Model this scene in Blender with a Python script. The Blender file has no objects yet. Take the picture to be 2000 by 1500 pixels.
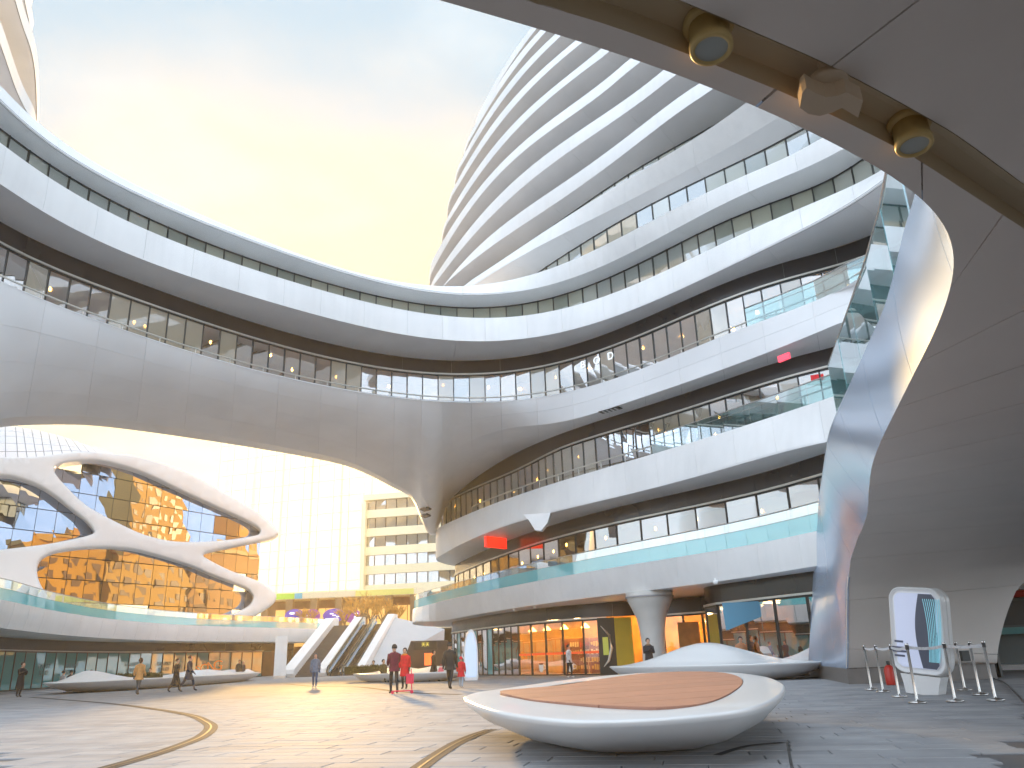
import bpy, bmesh, math, random
import numpy as np
from mathutils import Vector, Matrix
from mathutils.geometry import delaunay_2d_cdt
random.seed(7); rng = np.random.default_rng(7)
S = bpy.context.scene
COL = S.collection
R = math.radians

# ------------------------------------------------------------------ camera
CH = 1.10; FPX = 1546.0; PITCH = R(19.1); ROLL = R(-1.98); PW, PH = 2000, 1500
cf = np.array([0, math.cos(PITCH), math.sin(PITCH)]); r0 = np.array([1., 0, 0]); u0 = np.cross(r0, cf)
cr = math.cos(ROLL)*r0 + math.sin(ROLL)*u0; cu = -math.sin(ROLL)*r0 + math.cos(ROLL)*u0
cam_data = bpy.data.cameras.new('camera'); cam = bpy.data.objects.new('camera', cam_data); COL.objects.link(cam)
M = Matrix(((cr[0], cu[0], -cf[0], 0), (cr[1], cu[1], -cf[1], 0), (cr[2], cu[2], -cf[2], CH), (0, 0, 0, 1)))
cam.matrix_world = M
cam_data.sensor_width = 36.0; cam_data.lens = 36.0*FPX/PW; cam_data.clip_start = 0.05; cam_data.clip_end = 5000
S.camera = cam

# ------------------------------------------------------------------ sky, sun, exposure
SUN_AZ, SUN_EL = -14.0, 9.0           # degrees, ahead of the camera and a little to the left, low
sd = Vector((math.sin(R(SUN_AZ))*math.cos(R(SUN_EL)), math.cos(R(SUN_AZ))*math.cos(R(SUN_EL)), math.sin(R(SUN_EL))))
W = bpy.data.worlds.new('World'); S.world = W; W.use_nodes = True
nt = W.node_tree; nt.nodes.clear()
def N(t, **k):
    n = nt.nodes.new(t)
    for a, b in k.items(): setattr(n, a, b)
    return n
LK = lambda a, b: nt.links.new(a, b)
out = N('ShaderNodeOutputWorld'); bg = N('ShaderNodeBackground'); bg.inputs['Strength'].default_value = 0.12
sky = N('ShaderNodeTexSky', sky_type='NISHITA'); sky.sun_disc = False
sky.sun_elevation = R(SUN_EL); sky.sun_rotation = R(SUN_AZ); sky.air_density = 1.0; sky.dust_density = 1.6; sky.ozone_density = 2.0
tc = N('ShaderNodeTexCoord')
# thin bright evening cloud: noise on a flat cloud deck, more of it towards the horizon
sep = N('ShaderNodeSeparateXYZ'); LK(tc.outputs['Generated'], sep.inputs[0])
zz = N('ShaderNodeMath', operation='MAXIMUM'); zz.inputs[1].default_value = 0.06; LK(sep.outputs['Z'], zz.inputs[0])
dx = N('ShaderNodeMath', operation='DIVIDE'); LK(sep.outputs['X'], dx.inputs[0]); LK(zz.outputs[0], dx.inputs[1])
dy = N('ShaderNodeMath', operation='DIVIDE'); LK(sep.outputs['Y'], dy.inputs[0]); LK(zz.outputs[0], dy.inputs[1])
cmb = N('ShaderNodeCombineXYZ'); LK(dx.outputs[0], cmb.inputs[0]); LK(dy.outputs[0], cmb.inputs[1])
noi = N('ShaderNodeTexNoise'); noi.inputs['Scale'].default_value = 0.9; noi.inputs['Detail'].default_value = 5; noi.inputs['Roughness'].default_value = 0.55
LK(cmb.outputs[0], noi.inputs['Vector'])
cov = N('ShaderNodeMapRange'); cov.inputs['From Min'].default_value = 0.30; cov.inputs['From Max'].default_value = 0.62
cov.inputs['To Min'].default_value = 0.35; cov.inputs['To Max'].default_value = 0.95; LK(noi.outputs['Fac'], cov.inputs['Value'])
# haze amount grows towards the sun
sdv = N('ShaderNodeVectorMath', operation='DOT_PRODUCT'); sdv.inputs[1].default_value = sd
nrm = N('ShaderNodeVectorMath', operation='NORMALIZE'); LK(tc.outputs['Generated'], nrm.inputs[0]); LK(nrm.outputs[0], sdv.inputs[0])
hz = N('ShaderNodeMapRange'); hz.inputs['From Min'].default_value = 0.45; hz.inputs['From Max'].default_value = 0.80; hz.interpolation_type = 'SMOOTHSTEP'
LK(sdv.outputs['Value'], hz.inputs['Value'])
mx = N('ShaderNodeMath', operation='MAXIMUM'); LK(cov.outputs[0], mx.inputs[0]); LK(hz.outputs[0], mx.inputs[1])
mp = N('ShaderNodeMapRange'); mp.inputs['From Min'].default_value = -1; nadd = N('ShaderNodeMath', operation='MULTIPLY_ADD'); nadd.inputs[1].default_value = 0.24; LK(noi.outputs['Fac'], nadd.inputs[0])
nsub = N('ShaderNodeMath', operation='SUBTRACT'); nsub.inputs[1].default_value = 0.12; LK(sdv.outputs['Value'], nsub.inputs[0]); LK(nsub.outputs[0], nadd.inputs[2]); LK(nadd.outputs[0], mp.inputs['Value'])
cloudc = N('ShaderNodeValToRGB'); LK(mp.outputs[0], cloudc.inputs[0]); er = cloudc.color_ramp.elements
er[0].position = 0.0; er[0].color = (2.1, 2.4, 2.8, 1); er[1].position = 1.0; er[1].color = (1.15, 1.05, .72, 1)  # sky behind the camera set brighter than ahead, to fill shaded facades
for p_, c_ in ((.60, (1.98, 2.22, 2.5)), (.86, (.54, .73, .92)), (.908, (.54, .73, .88)), (.930, (.77, .82, .85)), (.952, (.92, .89, .72)), (.985, (.96, .92, .62))):
    e_ = er.new(p_); e_.color = (*c_, 1)
skd = N('ShaderNodeVectorMath', operation='SCALE'); skd.inputs['Scale'].default_value = 0.55; LK(sky.outputs[0], skd.inputs[0])
mixw = N('ShaderNodeMix', data_type='RGBA'); LK(mx.outputs[0], mixw.inputs['Factor']); LK(skd.outputs[0], mixw.inputs['A']); 
noi2 = N('ShaderNodeTexNoise'); noi2.inputs['Scale'].default_value = 1.7; noi2.inputs['Detail'].default_value = 6; noi2.inputs['Roughness'].default_value = .5; LK(cmb.outputs[0], noi2.inputs['Vector'])
cf2 = N('ShaderNodeMapRange', interpolation_type='SMOOTHSTEP'); cf2.inputs['From Min'].default_value = .46; cf2.inputs['From Max'].default_value = .66; cf2.inputs['To Max'].default_value = .75; LK(noi2.outputs['Fac'], cf2.inputs['Value'])
cmul = N('ShaderNodeVectorMath', operation='MULTIPLY_ADD'); cmul.inputs[1].default_value = (.85, .85, .85); cmul.inputs[2].default_value = (.34, .31, .27); LK(cloudc.outputs['Color'], cmul.inputs[0])
cmix = N('ShaderNodeMix', data_type='RGBA'); LK(cf2.outputs[0], cmix.inputs['Factor']); LK(cloudc.outputs['Color'], cmix.inputs['A']); LK(cmul.outputs[0], cmix.inputs['B']); LK(cmix.outputs['Result'], mixw.inputs['B'])
LK(mixw.outputs['Result'], bg.inputs['Color']); LK(bg.outputs[0], out.inputs[0])
sl = bpy.data.lights.new('sun', 'SUN'); sl.energy = 1.75; sl.angle = R(2.0); sl.color = (1.0, 0.61, 0.23)
so = bpy.data.objects.new('sun', sl); COL.objects.link(so); so.rotation_euler = (-sd).to_track_quat('-Z', 'Y').to_euler(); so.location = (0, 0, 80)
S.view_settings.view_transform = 'Standard'; S.view_settings.look = 'None'; S.view_settings.exposure = 3.08; S.view_settings.gamma = 1.0
S.render.engine = 'CYCLES'; S.cycles.max_bounces = 12; S.cycles.diffuse_bounces = 8; S.cycles.glossy_bounces = 4; S.cycles.transmission_bounces = 6
S.cycles.transparent_max_bounces = 12; S.cycles.caustics_reflective = False; S.cycles.caustics_refractive = False
S.cycles.use_denoising = True; S.cycles.sample_clamp_indirect = 8.0

# ------------------------------------------------------------------ helpers
def ray(x, y):
    d = cf + (x-PW/2)/FPX*cr - (y-PH/2)/FPX*cu
    return d
def at(x, y, z):                       # the point at height z seen at that place of the photograph
    d = ray(x, y); t = (z-CH)/d[2]
    return np.array([0, 0, CH]) + t*d
def atD(x, y, D):                      # the point at horizontal distance D
    d = ray(x, y); t = D/math.hypot(d[0], d[1])
    return np.array([0, 0, CH]) + t*d
def az_tan(x, y):
    d = ray(x, y); return math.atan2(d[0], d[1]), d[2]/math.hypot(d[0], d[1])

MATS = {}
def mat(name, col=(.8, .8, .8), rough=.5, metal=0., spec=.5, emit=None, es=1., noise=None, bump=None, coat=0., streak=0.):
    """procedural material; noise = (scale, amount) varies the colour, bump = (scale, strength)"""
    if name in MATS: return MATS[name]
    m = bpy.data.materials.new(name); m.use_nodes = True; t = m.node_tree; b = t.nodes['Principled BSDF']
    b.inputs['Base Color'].default_value = (*col, 1); b.inputs['Roughness'].default_value = rough; b.inputs['Metallic'].default_value = metal
    b.inputs['Specular IOR Level'].default_value = spec
    if coat: b.inputs['Coat Weight'].default_value = coat; b.inputs['Coat Roughness'].default_value = .08
    if emit: b.inputs['Emission Color'].default_value = (*emit, 1); b.inputs['Emission Strength'].default_value = es*.22
    tc = t.nodes.new('ShaderNodeTexCoord')
    geo = t.nodes.new('ShaderNodeNewGeometry')
    if noise:
        n = t.nodes.new('ShaderNodeTexNoise'); n.inputs['Scale'].default_value = noise[0]; n.inputs['Detail'].default_value = 6
        t.links.new(geo.outputs['Position'], n.inputs['Vector'])
        mr = t.nodes.new('ShaderNodeMapRange'); mr.inputs['To Min'].default_value = 1-noise[1]; mr.inputs['To Max'].default_value = 1+noise[1]*.6
        mr.inputs['From Min'].default_value = .3; mr.inputs['From Max'].default_value = .7
        t.links.new(n.outputs['Fac'], mr.inputs['Value'])
        oi = t.nodes.new('ShaderNodeObjectInfo'); mr2 = t.nodes.new('ShaderNodeMapRange')
        mr2.inputs['To Min'].default_value = 1-noise[1]*.7; mr2.inputs['To Max'].default_value = 1.0
        t.links.new(oi.outputs['Random'], mr2.inputs['Value'])
        mm = t.nodes.new('ShaderNodeMath'); mm.operation = 'MULTIPLY'; t.links.new(mr.outputs[0], mm.inputs[0]); t.links.new(mr2.outputs[0], mm.inputs[1])
        if streak:
            mpg = t.nodes.new('ShaderNodeMapping'); mpg.inputs['Scale'].default_value = (3.2, 3.2, .22); t.links.new(geo.outputs['Position'], mpg.inputs['Vector'])
            ns_ = t.nodes.new('ShaderNodeTexNoise'); ns_.inputs['Scale'].default_value = 1.0; ns_.inputs['Detail'].default_value = 4; t.links.new(mpg.outputs[0], ns_.inputs['Vector'])
            ms_ = t.nodes.new('ShaderNodeMapRange'); ms_.inputs['From Min'].default_value = .42; ms_.inputs['From Max'].default_value = .72; ms_.inputs['To Min'].default_value = 1.0; ms_.inputs['To Max'].default_value = 1-streak; t.links.new(ns_.outputs['Fac'], ms_.inputs['Value'])
            m3 = t.nodes.new('ShaderNodeMath'); m3.operation = 'MULTIPLY'; t.links.new(mm.outputs[0], m3.inputs[0]); t.links.new(ms_.outputs[0], m3.inputs[1]); mm = m3
        v = t.nodes.new('ShaderNodeVectorMath'); v.operation = 'SCALE'; v.inputs[0].default_value = col; t.links.new(mm.outputs[0], v.inputs['Scale'])
        t.links.new(v.outputs[0], b.inputs['Base Color'])
        rr = t.nodes.new('ShaderNodeMapRange'); rr.inputs['To Min'].default_value = max(rough-.07, .02); rr.inputs['To Max'].default_value = rough+.09
        t.links.new(n.outputs['Fac'], rr.inputs['Value']); t.links.new(rr.outputs[0], b.inputs['Roughness'])
    if bump:
        n2 = t.nodes.new('ShaderNodeTexNoise'); n2.inputs['Scale'].default_value = bump[0]; n2.inputs['Detail'].default_value = 4
        t.links.new(geo.outputs['Position'], n2.inputs['Vector'])
        bp = t.nodes.new('ShaderNodeBump'); bp.inputs['Strength'].default_value = bump[1]; bp.inputs['Distance'].default_value = .02
        t.links.new(n2.outputs['Fac'], bp.inputs['Height']); t.links.new(bp.outputs[0], b.inputs['Normal'])
    MATS[name] = m; return m

def glass(name, tint, refl, rough=.02, body=None, bodyf=0., bump=None, translucent=False, fadd=.55, gcol=(.95, .97, 1)):
    """pane: mirror-like coat over a tinted see-through (and partly cloudy) body"""
    if name in MATS: return MATS[name]
    m = bpy.data.materials.new(name); m.use_nodes = True; t = m.node_tree; t.nodes.clear()
    o = t.nodes.new('ShaderNodeOutputMaterial'); mx = t.nodes.new('ShaderNodeMixShader'); tr = t.nodes.new('ShaderNodeBsdfTransparent'); gl = t.nodes.new('ShaderNodeBsdfGlossy')
    tr.inputs['Color'].default_value = (*tint, 1); gl.inputs['Roughness'].default_value = rough; gl.inputs['Color'].default_value = (*gcol, 1)
    fr = t.nodes.new('ShaderNodeLayerWeight'); fr.inputs['Blend'].default_value = .35
    mr = t.nodes.new('ShaderNodeMapRange'); mr.inputs['To Min'].default_value = refl; mr.inputs['To Max'].default_value = min(1, refl+fadd)
    t.links.new(fr.outputs['Fresnel'], mr.inputs['Value']); t.links.new(mr.outputs[0], mx.inputs[0])
    last = tr.outputs[0]
    if body:
        d = t.nodes.new('ShaderNodeBsdfTranslucent' if translucent else 'ShaderNodeBsdfDiffuse'); d.inputs['Color'].default_value = (*body, 1)
        mb = t.nodes.new('ShaderNodeMixShader'); mb.inputs[0].default_value = bodyf
        t.links.new(tr.outputs[0], mb.inputs[1]); t.links.new(d.outputs[0], mb.inputs[2]); last = mb.outputs[0]
    if bump:
        geo = t.nodes.new('ShaderNodeNewGeometry'); n2 = t.nodes.new('ShaderNodeTexNoise'); n2.inputs['Scale'].default_value = bump[0]; n2.inputs['Detail'].default_value = 1
        t.links.new(geo.outputs['Position'], n2.inputs['Vector'])
        bp = t.nodes.new('ShaderNodeBump'); bp.inputs['Strength'].default_value = bump[1]; bp.inputs['Distance'].default_value = .05
        t.links.new(n2.outputs['Fac'], bp.inputs['Height']); t.links.new(bp.outputs[0], gl.inputs['Normal'])
    t.links.new(last, mx.inputs[1]); t.links.new(gl.outputs[0], mx.inputs[2]); t.links.new(mx.outputs[0], o.inputs[0])
    MATS[name] = m; return m

WHITE = mat('white_panel', (.86, .86, .85), .33, spec=.5, noise=(.35, .07), streak=.045)
SOFF = mat('soffit_panel', (.86, .865, .87), .42, noise=(.4, .06))
BACK = mat('joint_backing', (.30, .30, .31), .7)
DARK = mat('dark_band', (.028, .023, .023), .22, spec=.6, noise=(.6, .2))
TRIM = mat('pale_trim', (.62, .60, .54), .3, metal=.4)
MULL = mat('dark_mullion', (.035, .038, .036), .35, metal=.3)
STEEL = mat('brushed_steel', (.62, .60, .57), .22, metal=1.0, noise=(6, .1))
GREENG = glass('office_glass', (.10, .13, .11), .13, .03, body=(.30, .33, .25), bodyf=.75, bump=(.5, .25), fadd=.35)
GOLDG = glass('gallery_glass', (.70, .64, .50), .36, .015, bump=(.45, .3), fadd=.4)
GOLD1 = glass('terrace_glass', (.66, .64, .54), .17, .015, bump=(.45, .25), fadd=.3)
BLG = glass('blind_glass', (.6, .58, .5), .24, .02, body=(.66, .58, .42), bodyf=.6, bump=(.45, .25), fadd=.35)
GREEN2 = glass('office_glass_blind', (.10, .13, .11), .10, .03, body=(.42, .43, .33), bodyf=.85, bump=(.5, .2), fadd=.3)
CLEARG = glass('shop_glass', (.80, .84, .82), .14, .01)
TEALG = glass('teal_glass', (.20, .50, .52), .08, .03, body=(.12, .46, .48), bodyf=.88, fadd=.2)
BALG = glass('balustrade_glass', (.72, .90, .90), .10, .02, body=(.35, .72, .72), bodyf=.10)
BALT = glass('teal_reflection_glass', (.40, .80, .84), .05, .05, body=(.22, .72, .76), bodyf=.72, fadd=.2)  # teal of a reflection put into the lower panes' colour
MIRG = glass('mirror_glass', (.06, .06, .05), .80, .008, bump=(.30, .35), fadd=.15, gcol=(.40, .47, .60))
ROOMW = mat('room_wall', (.55, .38, .18), .7, noise=(.5, .25))
ROOMF = mat('room_floor', (.28, .24, .19), .4)
ROOMC = mat('room_ceiling', (.70, .62, .48), .7)

def link(name, me, m=None, parent=None, smooth=False, loc=None):
    if m is not None:
        for mm in (m if isinstance(m, (list, tuple)) else [m]): me.materials.append(mm)
    if smooth and len(me.polygons): me.polygons.foreach_set('use_smooth', [True]*len(me.polygons))
    o = bpy.data.objects.new(name, me); COL.objects.link(o)
    if parent is not None: o.parent = parent
    if loc is not None: o.location = loc
    return o
def meshobj(name, V, F, m=None, parent=None, smooth=False, loc=None, mi=None):
    me = bpy.data.meshes.new(name); me.from_pydata([tuple(map(float, v)) for v in V], [], [tuple(map(int, f)) for f in F]); me.update()
    o = link(name, me, m, parent, smooth, loc)
    if mi is not None: me.polygons.foreach_set('material_index', mi)
    return o
def thing(name, label, cat, loc=(0, 0, 0), rz=0, group=None):
    o = bpy.data.objects.new(name, None); COL.objects.link(o); o.location = tuple(loc); o.rotation_euler = (0, 0, rz); o.empty_display_size = .2
    o['label'] = label; o['category'] = cat
    if group: o['group'] = group
    return o
def tag(o, label, cat, group=None):
    o['label'] = label; o['category'] = cat
    if group: o['group'] = group
    return o
def copy_tree(o, parent=None):
    c = o.copy(); COL.objects.link(c); c.parent = parent
    for ch in o.children: copy_tree(ch, c)
    return c
class MB:
    """collects boxes, tubes, lathes; build() links ONE mesh"""
    def __init__(s): s.V = []; s.F = []
    def add(s, V, F):
        n = len(s.V); s.V += [tuple(v) for v in V]; s.F += [tuple(i+n for i in f) for f in F]; return s
    def box(s, c, h, rz=0, M=None):
        V = []
        for x in (-1, 1):
            for y in (-1, 1):
                for z in (-1, 1):
                    px, py, pz = x*h[0], y*h[1], z*h[2]
                    V.append((c[0]+px*math.cos(rz)-py*math.sin(rz), c[1]+px*math.sin(rz)+py*math.cos(rz), c[2]+pz))
        return s.add(V, [(0, 1, 3, 2), (4, 6, 7, 5), (0, 4, 5, 1), (2, 3, 7, 6), (0, 2, 6, 4), (1, 5, 7, 3)])
    def tube(s, P, r, n=8, cap=True):
        P = [np.array(p, float) for p in P]; rr = r if isinstance(r, (list, tuple, np.ndarray)) else [r]*len(P); V = []; F = []
        for i, p in enumerate(P):
            d = P[min(i+1, len(P)-1)]-P[max(i-1, 0)]; d /= (np.linalg.norm(d)+1e-9)
            a = np.cross(d, (0, 0, 1.)); 
            if np.linalg.norm(a) < .05: a = np.cross(d, (1., 0, 0))
            a /= np.linalg.norm(a); b = np.cross(d, a)
            for k in range(n):
                t = 2*math.pi*k/n; V.append(p+rr[i]*(math.cos(t)*a+math.sin(t)*b))
        for i in range(len(P)-1):
            for k in range(n): F.append((i*n+k, i*n+(k+1) % n, (i+1)*n+(k+1) % n, (i+1)*n+k))
        if cap: F.append(tuple(range(n))[::-1]); F.append(tuple((len(P)-1)*n+k for k in range(n)))
        return s.add(V, F)
    def lathe(s, prof, c=(0, 0, 0), n=24, sx=1, sy=1):
        V = []; F = []
        for (r, z) in prof:
            for k in range(n):
                t = 2*math.pi*k/n; V.append((c[0]+r*sx*math.cos(t), c[1]+r*sy*math.sin(t), c[2]+z))
        for i in range(len(prof)-1):
            for k in range(n): F.append((i*n+k, i*n+(k+1) % n, (i+1)*n+(k+1) % n, (i+1)*n+k))
        F.append(tuple(range(n))[::-1]); F.append(tuple((len(prof)-1)*n+k for k in range(n)))
        return s.add(V, F)
    def build(s, name, m=None, parent=None, smooth=False, loc=None): return meshobj(name, s.V, s.F, m, parent, smooth, loc)

def loft(rows, close=False):
    """rows: list of equal-length point lists -> verts, quads"""
    n = len(rows[0]); V = [p for r in rows for p in r]; F = []
    for i in range(len(rows)-1):
        for k in range(n-1 if not close else n):
            F.append((i*n+k, i*n+(k+1) % n, (i+1)*n+(k+1) % n, (i+1)*n+k))
    return V, F
def arclen(P):
    P = np.asarray(P); return np.concatenate([[0], np.cumsum(np.linalg.norm(np.diff(P, axis=0), axis=1))])
def interp(P, s, t):
    P = np.asarray(P); t = np.atleast_1d(t); return np.stack([np.interp(t, s, P[:, k]) for k in range(P.shape[1])], 1)
def smoothP(P, it=2):
    P = np.array(P, float)
    for _ in range(it): P[1:-1] = .25*P[:-2]+.5*P[1:-1]+.25*P[2:]
    return P
def catmull(P, n=10, closed=False):
    P = [np.array(p, float) for p in P]; m = len(P); outp = []
    for i in range(m if closed else m-1):
        p0, p1, p2, p3 = (P[(i-1) % m], P[i], P[(i+1) % m], P[(i+2) % m]) if closed else (P[max(i-1, 0)], P[i], P[i+1], P[min(i+2, m-1)])
        for k in range(n):
            t = k/n; outp.append(.5*((2*p1)+(-p0+p2)*t+(2*p0-5*p1+4*p2-p3)*t*t+(-p0+3*p1-3*p2+p3)*t**3))
    if not closed: outp.append(P[-1])
    return np.array(outp)

def grid_panels(rows, cuts_u, cuts_v, m, parent, name='panel', gap=.02, depth=.05, backing=None, smooth=True, jit=0.):
    """rows[j][i] -> surface grid (numpy j,i,3). Cut at index lists into separate panels with edge returns and open joints; a backing sheet behind"""
    G = np.asarray(rows, float); nj, ni = G.shape[:2]
    du = np.gradient(G, axis=1); dv = np.gradient(G, axis=0); nr = np.cross(du, dv); nr /= (np.linalg.norm(nr, axis=2, keepdims=True)+1e-9)
    objs = []
    for a, b in zip(cuts_v[:-1], cuts_v[1:]):
        for c, d in zip(cuts_u[:-1], cuts_u[1:]):
            sub = G[a:b+1, c:d+1].copy(); sn = nr[a:b+1, c:d+1]
            def shrink(arr, axis, g):
                q = np.swapaxes(arr, 0, axis)
                for e, f in ((0, 1), (-1, -2)):
                    v = q[f]-q[e]; L = np.linalg.norm(v, axis=1, keepdims=True)+1e-9; q[e] = q[e]+v/L*np.minimum(g/2, L*.4)
            if len(cuts_u) > 2: shrink(sub, 1, gap)
            if len(cuts_v) > 2: shrink(sub, 0, gap)
            h, w = sub.shape[:2]; V = list(sub.reshape(-1, 3)); F = [(j*w+i, j*w+i+1, (j+1)*w+i+1, (j+1)*w+i) for j in range(h-1) for i in range(w-1)]
            ring = [(0, i) for i in range(w)]+[(j, w-1) for j in range(1, h)]+[(h-1, i) for i in range(w-2, -1, -1)]+[(j, 0) for j in range(h-2, 0, -1)]
            base = len(V); V += [sub[j, i] for j, i in ring]; base2 = len(V); V += [sub[j, i]-sn[j, i]*depth for j, i in ring]; k = len(ring)
            F += [(base+q, base2+q, base2+(q+1) % k, base+(q+1) % k) for q in range(k)]
            o = meshobj(name, V, F, m, parent, False)
            if smooth: o.data.polygons.foreach_set('use_smooth', [True]*((h-1)*(w-1))+[False]*k)
            objs.append(o)
    if backing is not None:
        Bk = G-nr*(depth+.02); V = list(Bk.reshape(-1, 3)); F = [(j*ni+i, j*ni+i+1, (j+1)*ni+i+1, (j+1)*ni+i) for j in range(nj-1) for i in range(ni-1)]
        return objs, (V, F)
    return objs
def orient(rows, toward):
    """flip a grid so that its normals face the point 'toward'"""
    G = np.asarray(rows, float); j, i = G.shape[0]//2, G.shape[1]//2; j = min(j, G.shape[0]-2); i = min(i, G.shape[1]-2)
    n = np.cross(G[j, i+1]-G[j, i], G[j+1, i]-G[j, i])
    return G if np.dot(n, np.asarray(toward)-G[j, i]) > 0 else G[:, ::-1]
def cuts_by_len(P, L, off=0.):
    s = arclen(P); k = [0]; t = L-off
    while t < s[-1]-L*.3:
        i = int(np.argmin(abs(s-t)))
        if i > k[-1]: k.append(i)
        t += L
    if k[-1] < len(P)-1: k.append(len(P)-1)
    return k

# ------------------------------------------------------------------ level heights and traced slab edges (photo pixels)
ZT = {1: 5.4, 2: 10.8, 3: 15.5, 4: 20.1, 5: 23.2}; ZB = {1: 4.1, 2: 9.0, 3: 13.9, 4: 18.6, 5: 22.2}
for k in range(6, 16): ZT[k] = 23.2+3.4*(k-5); ZB[k] = ZT[k]-1.0
C=dict(
E5t=[(0,163),(33,205),(72,237),(138,287),(240,347),(340,397),(433,437),(500,465),(600,503),(700,532),(800,552),(835,557),(900,559),(925,559),(983,552),(1047,534),(1073,526),(1113,510),(1200,467),(1257,437),(1300,416),(1333,402),(1367,385),(1487,327),(1610,265)],
E5b=[(0,195),(47,242),(145,312),(247,368),(348,413),(433,450),(500,475),(633,520),(733,546),(833,567),(900,576),(967,576),(1030,567),(1090,552),(1167,523),(1233,492),(1300,455),(1333,440),(1400,408),(1533,343),(1652,287)],
G4t=[(0,250),(67,300),(137,347),(253,408),(363,458),(500,509),(653,557),(773,585),(867,598),(933,601),(993,597),(1080,582),(1163,554),(1238,518),(1310,481),(1400,441),(1543,382),(1685,308)],
E4t=[(0,277),(57,322),(133,370),(213,413),(323,465),(430,503),(500,530),(653,573),(773,602),(867,617),(930,621),(993,618),(1080,609),(1167,587),(1213,565),(1300,525),(1400,482),(1417,473),(1550,413),(1667,360),(1730,328)],
E4b=[(0,358),(67,402),(137,443),(243,493),(367,538),(500,582),(633,618),(783,652),(877,665),(933,667),(967,667),(1047,657),(1133,638),(1233,607),(1333,563),(1400,532),(1493,487),(1600,430),(1683,387),(1737,343)],
D3t=[(0,432),(73,472),(167,512),(300,563),(500,632),(633,668),(767,695),(867,704),(933,705),(1000,698),(1100,680),(1200,647),(1300,601),(1400,560),(1433,547),(1567,502),(1710,455)],
G3t=[(0,478),(77,517),(217,578),(353,627),(500,666),(603,692),(717,713),(850,732),(933,733),(1000,730),(1033,725),(1150,698),(1267,653),(1300,635),(1400,597),(1427,585),(1533,548),(1698,495)],
E3t=[(0,547),(60,575),(167,617),(240,642),(500,723),(597,747),(687,762),(800,777),(883,785),(933,786),(1005,782),(1100,768),(1183,745),(1267,715),(1300,698),(1400,663),(1473,633),(1583,590),(1687,533)],
E3b=[(1017,855),(1067,837),(1167,805),(1233,785),(1333,748),(1400,725),(1467,702),(1593,650),(1647,628)],
D2t=[(855,1003),(880,970),(930,933),(1013,883),(1113,843),(1200,810),(1327,773),(1433,735),(1547,700),(1633,678)],
G2t=[(857,1023),(890,987),(947,950),(1047,900),(1163,857),(1240,830),(1340,798),(1503,750),(1633,713)],
E2t=[(860,1030),(880,1018),(913,1003),(980,977),(1080,947),(1200,908),(1280,885),(1413,843),(1517,813),(1633,772)],
E2b=[(850,1093),(880,1072),(947,1040),(1013,1020),(1113,992),(1200,973),(1280,952),(1333,935),(1467,902),(1612,863)],
D1t=[(1075,1027),(1180,1000),(1280,977),(1367,952),(1500,916),(1608,888)],
D1tn=[(888,1110),(913,1087),(963,1063),(1007,1050)],
G1t=[(1200,1022),(1343,992),(1467,962),(1605,928)],
G1tn=[(888,1125),(913,1107),(947,1093),(1007,1075)],
B1t=[(1080,1090),(1200,1075),(1280,1060),(1387,1028),(1597,980)],
E1t=[(800,1192),(830,1180),(880,1170),(947,1157),(1113,1123),(1200,1108),(1280,1096),(1387,1078),(1590,1038)],
E1b=[(863,1213),(947,1197),(1080,1177),(1200,1161),(1237,1157),(1280,1150),(1395,1137),(1578,1107)],
D0t=[(887,1210),(1013,1193),(1113,1182),(1237,1177)],
G0t=[(815,1248),(913,1233),(1013,1220),(1113,1212),(1247,1205)],
base=[(933,1319),(1002,1318),(1125,1312)],
F6t=[(899,560.6),(930,541),(996,497),(1133,397),(1120,424),(1250,337),(1320,292),(1372,260),(1410,235),(1458,200)],
F6b=[(923,560),(967,527),(1020,504),(1033,487),(1120,454),(1133,433),(1213,400),(1300,354),(1328,340),(1420,290),(1527,227)],
G5t=[(1047,534),(1120,486),(1270,400),(1300,383),(1450,312),(1573,248)],
G6t=[(998,497),(1067,450),(1167,380),(1300,297)],
F7t=[(866,559),(916,497),(988,438),(1120,340),(1129,340),(1260,240),(1369,161)],
F7b=[(868,559),(902,522),(960,481),(1040,430),(1120,372),(1163,340),(1260,270),(1399,172)],
F8t=[(841,557),(870,508),(920,438),(1000,360),(1072,300),(1120,263),(1210,200),(1299,135)],
F8b=[(849.6,558),(880,508),(928,454),(1012,376),(1106,300),(1120,290),(1220,220),(1322,143)],
F9t=[(846,512),(860,476),(880,440),(906,404),(948,354),(962,340),(1000,300),(1092,220),(1220,124)],
F9b=[(837,556),(850,512),(886,444),(932,388),(984,340),(1022,300),(1100,230),(1220,146)],
F10t=[(870,436),(886,400),(906,366),(924,340),(956,300),(1120,138),(1177,93)],
F10b=[(874,436),(890,412),(920,362),(938,340),(967,300),(1120,154),(1196,97)],
F11t=[(923,300),(1120,78),(1129,78)],
LT=[(0,1170),(100,1190),(200,1207),(300,1219),(400,1221),(500,1225),(642,1229)],
LB=[(0,1216),(100,1231),(200,1241),(350,1249),(500,1251),(612,1251)],
)

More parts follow.
